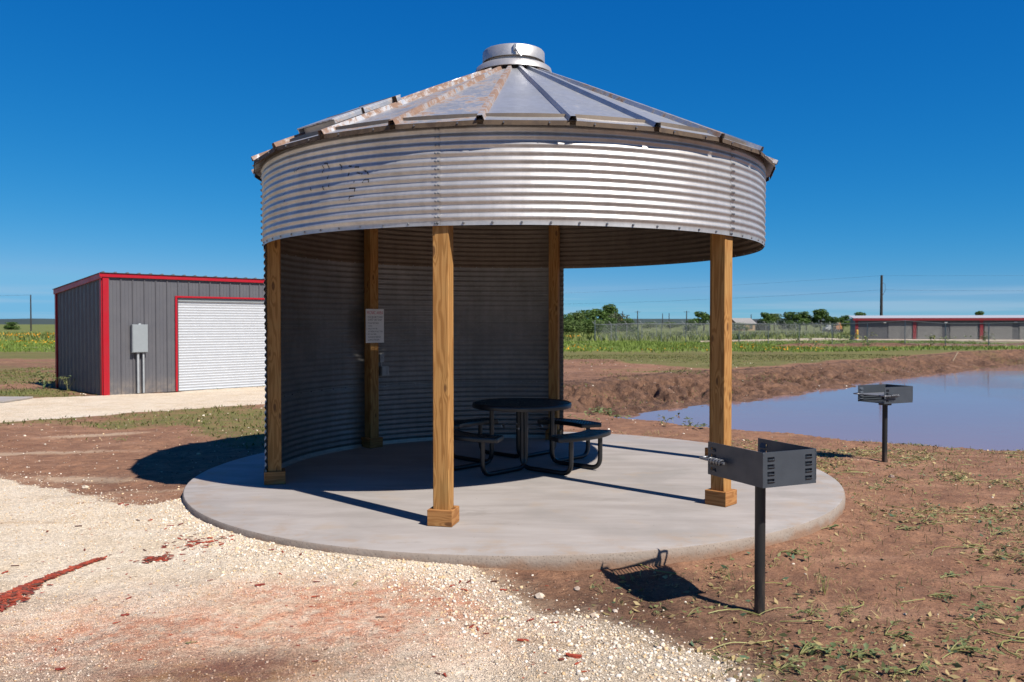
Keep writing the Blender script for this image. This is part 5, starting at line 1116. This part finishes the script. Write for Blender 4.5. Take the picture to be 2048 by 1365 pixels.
CH = [(313, 1122, .05), (258, 1192, .05), (370, 1118, .04), (400, 1090, .06), (385, 1082, .05), (420, 1086, .05), (541, 1111, .05), (565, 1116, .05), (600, 1120, .06), (648, 1112, .05), (680, 1103, .05), (520, 1169, .06), (633, 1191, .05), (632, 1166, .04), (650, 1290, .035), (905, 1172, .05), (920, 1166, .06), (930, 1179, .05), (940, 1165, .06), (985, 1164, .05), (1005, 1176, .05), (945, 1247, .05), (960, 1251, .05), (975, 1257, .05), (935, 1245, .04), (1048, 1270, .06), (1062, 1233, .06), (1108, 1290, .06), (1095, 1210, .05), (862, 1112, .05), (885, 1115, .05), (825, 1132, .05), (835, 1122, .06), (845, 1121, .05), (880, 1336, .055), (893, 1342, .04), (1112, 1235, .05), (110, 1290, .05), (95, 1060, .05), (160, 1052, .05), (240, 1010, .07), (255, 1012, .05), (600, 1100, .05), (175, 1097, .05), (30, 1127, .05), (12, 1140, .06), (345, 1055, .05), (330, 1062, .06), (362, 1056, .06), (276, 1046, .04), (302, 1045, .05), (410, 1045, .04), (235, 1240, .04), (420, 1160, .04), (760, 1230, .045), (560, 1150, .04)]
for i, (a_, c_, L) in enumerate(CH): chip(a_+g_.normal()*2, c_+g_.normal()*1.5, L*(0.8+0.4*g_.random()), g_.random()*3.14, i, None, 0.25*g_.normal()*0.5)
def chip_bed(name, n_, fpos, label, L0=0.03, L1=0.06):
    g_ = np.random.default_rng(n_); VV = []; FF = []; CC = []; o = 0
    for i in range(n_):
        x_, y_, dz = fpos(g_); V, F = chip_mesh(1000+i); L = L0+(L1-L0)*g_.random(); a_ = R(20)+g_.normal()*0.5; ca, sa = math.cos(a_), math.sin(a_); V = V*L; tx = g_.normal()*0.25; V[:, 2] += V[:, 0]*tx*0.5
        V = np.stack([V[:, 0]*ca-V[:, 1]*sa+x_, V[:, 0]*sa+V[:, 1]*ca+y_, V[:, 2]+tz1(x_, y_)+0.003+dz], 1); VV += [tuple(p) for p in V]; FF += [tuple(j+o for j in f) for f in F]; CC += [REDS[int(g_.random()**1.6*4.99)]]*len(V); o += len(V)
    me = bpy.data.meshes.new(name); me.from_pydata(VV, [], FF); a_ = me.attributes.new('col', 'FLOAT_COLOR', 'POINT'); a_.data.foreach_set('color', np.array([(*c, 1.0) for c in CC], np.float32).ravel()); tag(link(name, me, 'wood_chip'), label, kind='stuff')
tr = [G(-40, 1225, -.1), G(0, 1195, -.1), G(50, 1168, -.1), G(100, 1148, -.1), G(150, 1130, -.1), G(200, 1114, -.1)]
def trail(g_):
    u = g_.random()**0.9*(len(tr)-1.001); i = int(u); f = u-i; w_ = 0.27*(1-u/(len(tr)-0.5))+0.02; q = np.array(tr[i])*(1-f)+np.array(tr[i+1])*f; n_ = g_.normal()*w_*0.5; return q[0]+n_*0.35, q[1]+n_*0.8, 0.012*g_.random()
chip_bed('wood_chip_trail', 1150, trail, 'tapering trail of red wood chips spilled across the gravel at left')
q1 = G(312, 1115, -.1); chip_bed('wood_chip_heap', 60, lambda g_: (q1[0]+g_.normal()*0.06, q1[1]+g_.normal()*0.05, 0.01*g_.random()), 'small heap of red wood chips on the gravel left of the slab', 0.03, 0.055)
q2 = G(395, 1088, -.1); chip_bed('wood_chip_scatter', 70, lambda g_: (q2[0]+g_.normal()*0.15, q2[1]+g_.normal()*0.10, 0), 'loose cluster of red wood chips near the left of the slab', 0.025, 0.05)
chip_bed('fine_wood_chips', 520, lambda g_: (-5.5+6.4*g_.random(), -5.5+4.6*g_.random(), 0) if True else 0, 'tiny red and dark wood splinters sprinkled over the drive', 0.010, 0.024)
# cut weeds on the right-hand dirt
def dirtp(x_, y_, k_):
    cl = fbm(x_*1.3, y_*1.3, 3, 511); return (1-k_['gr'])*(k_['r'] > 3.62)*(k_['ps'] > 0.4)*(0.08+0.92*sstep(0.38, 0.62, cl))*(0.42+0.58*np.clip(sstep(1.8, 4.5, x_)+sstep(-4.3, -5.2, y_), 0, 1))*sstep(0.2, 1.0, x_)
pos, k_, g_ = scatter(34000, 0.4, 8.5, -5.9, 3.4, dirtp, 513); n_ = len(pos); s = 0.008+0.026*g_.random(n_)**1.8
u = g_.normal(size=(n_, 3)); u[:, 2] *= 0.35; u /= np.linalg.norm(u, axis=1)[:, None]; t = np.cross(np.array([0, 0, 1.0])+0.7*g_.normal(size=(n_, 3)), u); t /= np.linalg.norm(t, axis=1)[:, None]; p = pos+np.array([0, 0, 0.008])+np.abs(g_.normal(size=(n_, 1)))*np.array([0, 0, 0.006]); up = np.cross(u, t)
V = np.stack([p-u*s[:, None], p-t*s[:, None]*0.45-up*s[:, None]*0.15, p+u*s[:, None]*1.1, p+t*s[:, None]*0.45-up*s[:, None]*0.15], 1).reshape(-1, 3); mm = g_.random(n_)
c = lerpc((0.10, 0.115, 0.045), (0.20, 0.195, 0.075), g_.random(n_)); c[mm < 0.5] = lerpc((0.26, 0.20, 0.09), (0.40, 0.31, 0.15), g_.random((mm < 0.5).sum())); c[mm > 0.86] = lerpc((0.06, 0.10, 0.06), (0.10, 0.16, 0.09), g_.random((mm > 0.86).sum()))
tag(link('cut_leaves', np_mesh('cut_leaves', V, np.arange(n_*4).reshape(-1, 4), np.repeat(c, 4, 0)), 'leaf'), 'wilted cut leaves littering the dirt right of the slab', kind='stuff')
pos, k_, g_ = scatter(44000, 0.5, 8.5, -5.9, 3.4, dirtp, 521); n_ = len(pos)
# flat straw, each strip bent once
L = 0.012+0.06*g_.random(n_)**2.6; a_ = g_.random(n_)*6.283; a2 = a_+0.5*g_.normal(size=n_); d1 = np.stack([np.cos(a_), np.sin(a_), 0.10*g_.normal(size=n_)], 1)*L[:, None]; d2 = np.stack([np.cos(a2), np.sin(a2), 0.15*g_.normal(size=n_)], 1)*L[:, None]; w_ = np.stack([-np.sin(a_), np.cos(a_), 0*a_], 1)*(0.0010+0.0017*g_.random(n_)**2)[:, None]; p = pos+np.array([0, 0, 0.006])
V = np.stack([p-d1-w_*0.5, p-w_, p+w_, p-d1+w_*0.5, p+d2-w_*0.4, p+d2+w_*0.4], 1).reshape(-1, 3); o_ = np.arange(n_)[:, None]*6; F_ = np.concatenate([o_+np.array([0, 1, 2, 3]), o_+np.array([1, 4, 5, 2])])
tag(link('dry_straw', np_mesh('dry_straw', V, F_, np.repeat(lerpc((0.17, 0.125, 0.06), (0.48, 0.39, 0.19), g_.random(n_)), 6, 0)), 'plant'), 'dry straw strewn over the dirt right of the slab', kind='stuff')
pos, k_, g_ = scatter(1900, 1.0, 8.5, -5.6, 3.2, lambda a_, c_, k_: (1-k_['gr'])*(k_['r'] > 3.64)*(k_['ps'] > 0.5)*0.45, 531); n_ = len(pos)
b = MB()
for q in pos:
    h = 0.015+0.055*random.random()**2; b.tube([(q[0], q[1], q[2]-0.01), (q[0]+random.gauss(0, 0.008), q[1]+random.gauss(0, 0.008), q[2]+h)], 0.0016+0.0022*random.random(), 5)
simple('stubble_brown', (0.115, 0.072, 0.035), 0.8, col2=(0.15, 0.14, 0.05), scale=3); tag(b.build('stubble', 'stubble_brown'), 'short cut weed stubs standing in the dirt right of the slab', kind='stuff')
b = MB(); pos, k_, g_ = scatter(2600, 0.9, 8.0, -5.6, 3.0, dirtp, 541)
for q in pos[:430]:
    a_ = random.gauss(0.1, 0.7); L = 0.07+0.33*random.random()**2.2; cv = random.gauss(0, 0.7); pts = []
    for i in range(6):
        u = i/5-0.5; xx = q[0]+math.cos(a_+cv*u)*L*u; y2 = q[1]+math.sin(a_+cv*u)*L*u; pts.append((xx, y2, tz1(xx, y2)+0.006+0.014*(1-4*u*u)))
    b.tube(pts, 0.0018+0.0030*random.random(), 5)
simple('stalk_green', (0.36, 0.34, 0.10), 0.6, col2=(0.20, 0.20, 0.06), scale=4); tag(b.build('cut_stalks', 'stalk_green'), 'yellow green cut stalks lying on the dirt right of the slab', kind='stuff')
# picked-out weeds
def weed(px, py, rad, n_, kind, label, ang=None, hgt=0.05):
    x_, y_ = G(px, py, -0.14); z_ = tz1(x_, y_); g_ = np.random.default_rng(px*7+py); o = empty('weed', (x_, y_, z_), 0); tag(o, label, 'weed', 'cut and wilted weeds on the dirt')
    ang = g_.random()*6.283 if ang is None else ang; sb = MB(); lv = []; lc = []
    for i in range(max(2, n_//5)):
        a_ = ang+g_.normal()*(0.45 if kind == 'stalk' else 1.8); L = rad*(0.6+0.6*g_.random()); hz = hgt*(0.3+0.9*g_.random()); pts = []
        for k in range(6):
            u = k/5; xx = math.cos(a_)*L*u; yy2 = math.sin(a_)*L*u; pts.append(Vector((xx, yy2, max(0.004, tz1(x_+xx, y_+yy2)-z_+0.004)+hz*math.sin(u*2.6))))
        sb.tube(pts, 0.0035 if kind == 'stalk' else 0.0022, 5, r2=0.0013)
        for k in range(5):
            u = 0.35+0.65*g_.random(); q = pts[0].lerp(pts[-1], u); q.z = pts[min(5, int(u*5))].z; d = Vector((math.cos(a_+g_.normal()*1.1), math.sin(a_+g_.normal()*1.1), g_.normal()*0.35)).normalized(); sd_ = d.cross(Vector((0, 0, 1))).normalized(); s = rad*(0.13+0.14*g_.random()); up = Vector((0, 0, 1))
            lv.append([q, q+d*s*0.5+sd_*s*0.34+up*s*0.14, q+d*s*1.1-up*s*0.10, q+d*s*0.5-sd_*s*0.34+up*s*0.14]); t = g_.random(); lc.append(np.array((0.075, 0.115, 0.048))*(1-t)+np.array((0.19, 0.20, 0.085))*t if kind != 'dry' else np.array((0.17, 0.14, 0.07))*(1-t)+np.array((0.30, 0.25, 0.13))*t)
    sb.build('stem', 'stalk_green', o, smooth=60)
    V = np.array([[tuple(p) for p in q] for q in lv]).reshape(-1, 3); V[:, 2] = np.maximum(V[:, 2], 0.003); m = len(lv)
    F = np.concatenate([np.arange(m)[:, None]*4+np.array([0, 1, 2]), np.arange(m)[:, None]*4+np.array([0, 2, 3])]); link('foliage', np_mesh('foliage', V, F, np.repeat(np.array(lc), 4, 0)), 'leaf', o)
weed(1620, 1224, 0.12, 30, 'leafy', 'leafy green weed right of the nearer grill post foot', hgt=0.05); weed(1680, 1224, 0.10, 28, 'leafy', 'broad leafy weed clump second to the right of the grill post', hgt=0.05); weed(1650, 1185, 0.10, 26, 'dry', 'dry brown grass clump behind the leafy weeds right of the grill post', hgt=0.13); weed(1460, 1160, 0.10, 20, 'dry', 'dry weed sprig just left of the nearer grill post', hgt=0.10)
weed(1880, 1152, 0.22, 14, 'stalk', 'long wilted stalk with drooping leaves on bare dirt at right', 0.0, 0.03); weed(1855, 1185, 0.14, 20, 'stalk', 'small green frond lying below the long wilted stalk', -0.5, 0.02); weed(1600, 1300, 0.22, 36, 'stalk', 'mat of cut green weeds at the bottom right of the dirt', 0.3, 0.04); weed(1700, 1305, 0.18, 30, 'stalk', 'green weed with pale stem lying near the bottom right', 0.2, 0.04); weed(1900, 1300, 0.2, 32, 'stalk', 'cut weed tangle near the bottom right corner', -0.3, 0.04); weed(1560, 1330, 0.16, 30, 'leafy', 'low green weeds where the gravel ends at bottom right', hgt=0.04)
weed(2020, 1120, 0.15, 24, 'leafy', 'bluish green leaf clump at the right edge of the picture'); weed(2030, 1145, 0.12, 18, 'leafy', 'bright yellow green weed at the right edge below the leaf clump'); weed(1690, 1130, 0.10, 14, 'stalk', 'wilted sprig in the middle of the bare dirt', -1.0); weed(1960, 1020, 0.2, 16, 'stalk', 'long cut stem with leaves behind the bare patch at right', 0.0); weed(1560, 1110, 0.26, 18, 'stalk', 'bundle of pale cut stalks right of the nearer grill post', 0.0, 0.02); weed(1640, 1065, 0.22, 14, 'stalk', 'cut stalks beside the slab edge behind the nearer grill', -0.2, 0.02)
weed(1790, 1060, 0.2, 20, 'stalk', 'flattened yellow green stems on the dirt beyond the slab edge', 0.1, 0.02); weed(1850, 1045, 0.16, 18, 'leafy', 'low olive weed on the dirt left of the long cut stem', hgt=0.05); weed(1985, 1075, 0.2, 20, 'stalk', 'tangle of dry stems near the right edge of the dirt', 0.6, 0.03); weed(1770, 1265, 0.18, 24, 'stalk', 'flattened green weed between the two tangles at bottom right', -0.2, 0.03); weed(2010, 1240, 0.18, 28, 'leafy', 'green tuft near the right edge above the corner tangle', hgt=0.06); weed(1830, 1345, 0.16, 26, 'leafy', 'green weed at the bottom edge below the corner tangle', hgt=0.05); weed(1740, 980, 0.16, 16, 'stalk', 'thin stems lying behind the slab near the farther grill', 0.3, 0.03); weed(1900, 960, 0.2, 20, 'leafy', 'low weed right of the foot of the farther grill', hgt=0.06)
weed(1265, 1160, 0.09, 14, 'leafy', 'small green weed inside the grill shadow'); weed(1205, 1185, 0.08, 12, 'leafy', 'green sprout at the left tip of the grill shadow'); weed(1375, 1226, 0.10, 12, 'stalk', 'sprig with yellow stem left of the grill post foot', 0.0); weed(1305, 1215, 0.08, 9, 'stalk', 'bent dry stalk below the grill shadow', -1.2); weed(706, 1180, 0.07, 10, 'leafy', 'lone green sprig on the pale gravel in front of the slab', hgt=0.02); weed(370, 1290, 0.05, 8, 'leafy', 'tiny green sprig alone on the gravel at lower left', hgt=0.01); weed(1000, 1240, 0.05, 8, 'leafy', 'tiny green sprig on the gravel right of the red stain', hgt=0.02)
weed(1205, 822, 0.55, 60, 'leafy', 'leafy green heap at the left end of the pond', hgt=0.22); weed(1165, 850, 0.30, 26, 'leafy', 'yellowish weed in the dirt behind the picnic table', hgt=0.12); weed(1390, 855, 0.4, 30, 'leafy', 'pile of wilted cut weeds on the near pond edge', hgt=0.1); weed(1330, 852, 0.25, 20, 'leafy', 'small tuft at the near pond edge left of the wilted pile', hgt=0.15); weed(1345, 790, 0.5, 30, 'leafy', 'green weeds growing on the far pond bank', hgt=0.25); weed(1285, 808, 0.6, 40, 'dry', 'dry yellow weeds on the pond bank slope', hgt=0.15)
weed(112, 775, 0.55, 60, 'leafy', 'dark leafy plant at the far corner of the shed', hgt=0.45); weed(135, 782, 0.4, 40, 'leafy', 'pale green plant against the shed side wall', hgt=0.4); weed(55, 770, 0.25, 24, 'leafy', 'small green bushy weed in the dirt left of the shed', hgt=0.2); weed(252, 886, 0.15, 20, 'leafy', 'small green weed on the dirt between road and drive', hgt=0.06)
for i, px in enumerate((1612, 1640, 1700, 1725, 1878, 1955)):
    weed(px, 697, 1.1, 60, 'leafy', ['tall green weed patch by the fence, leftmost', 'tall green weed patch by the fence, second from left', 'tall green weed patch by the fence, third from left', 'tall green weed patch by the fence below the bollard', 'green weed by the fence in front of the second storage door', 'green weed by the fence at the far right'][i], hgt=1.0)
st = MB(); x_, y_ = G(1910, 705, 0.1); st.box((0, 0, 0.25), (0.05, 0.03, 0.7), mtx=Matrix.Rotation(0.5, 4, 'Y')); o = st.build('survey_stake', 'stake_wood'); o.location = (x_, y_, tz1(x_, y_)); tag(o, 'pale leaning wooden stake on the far bank', 'stake')
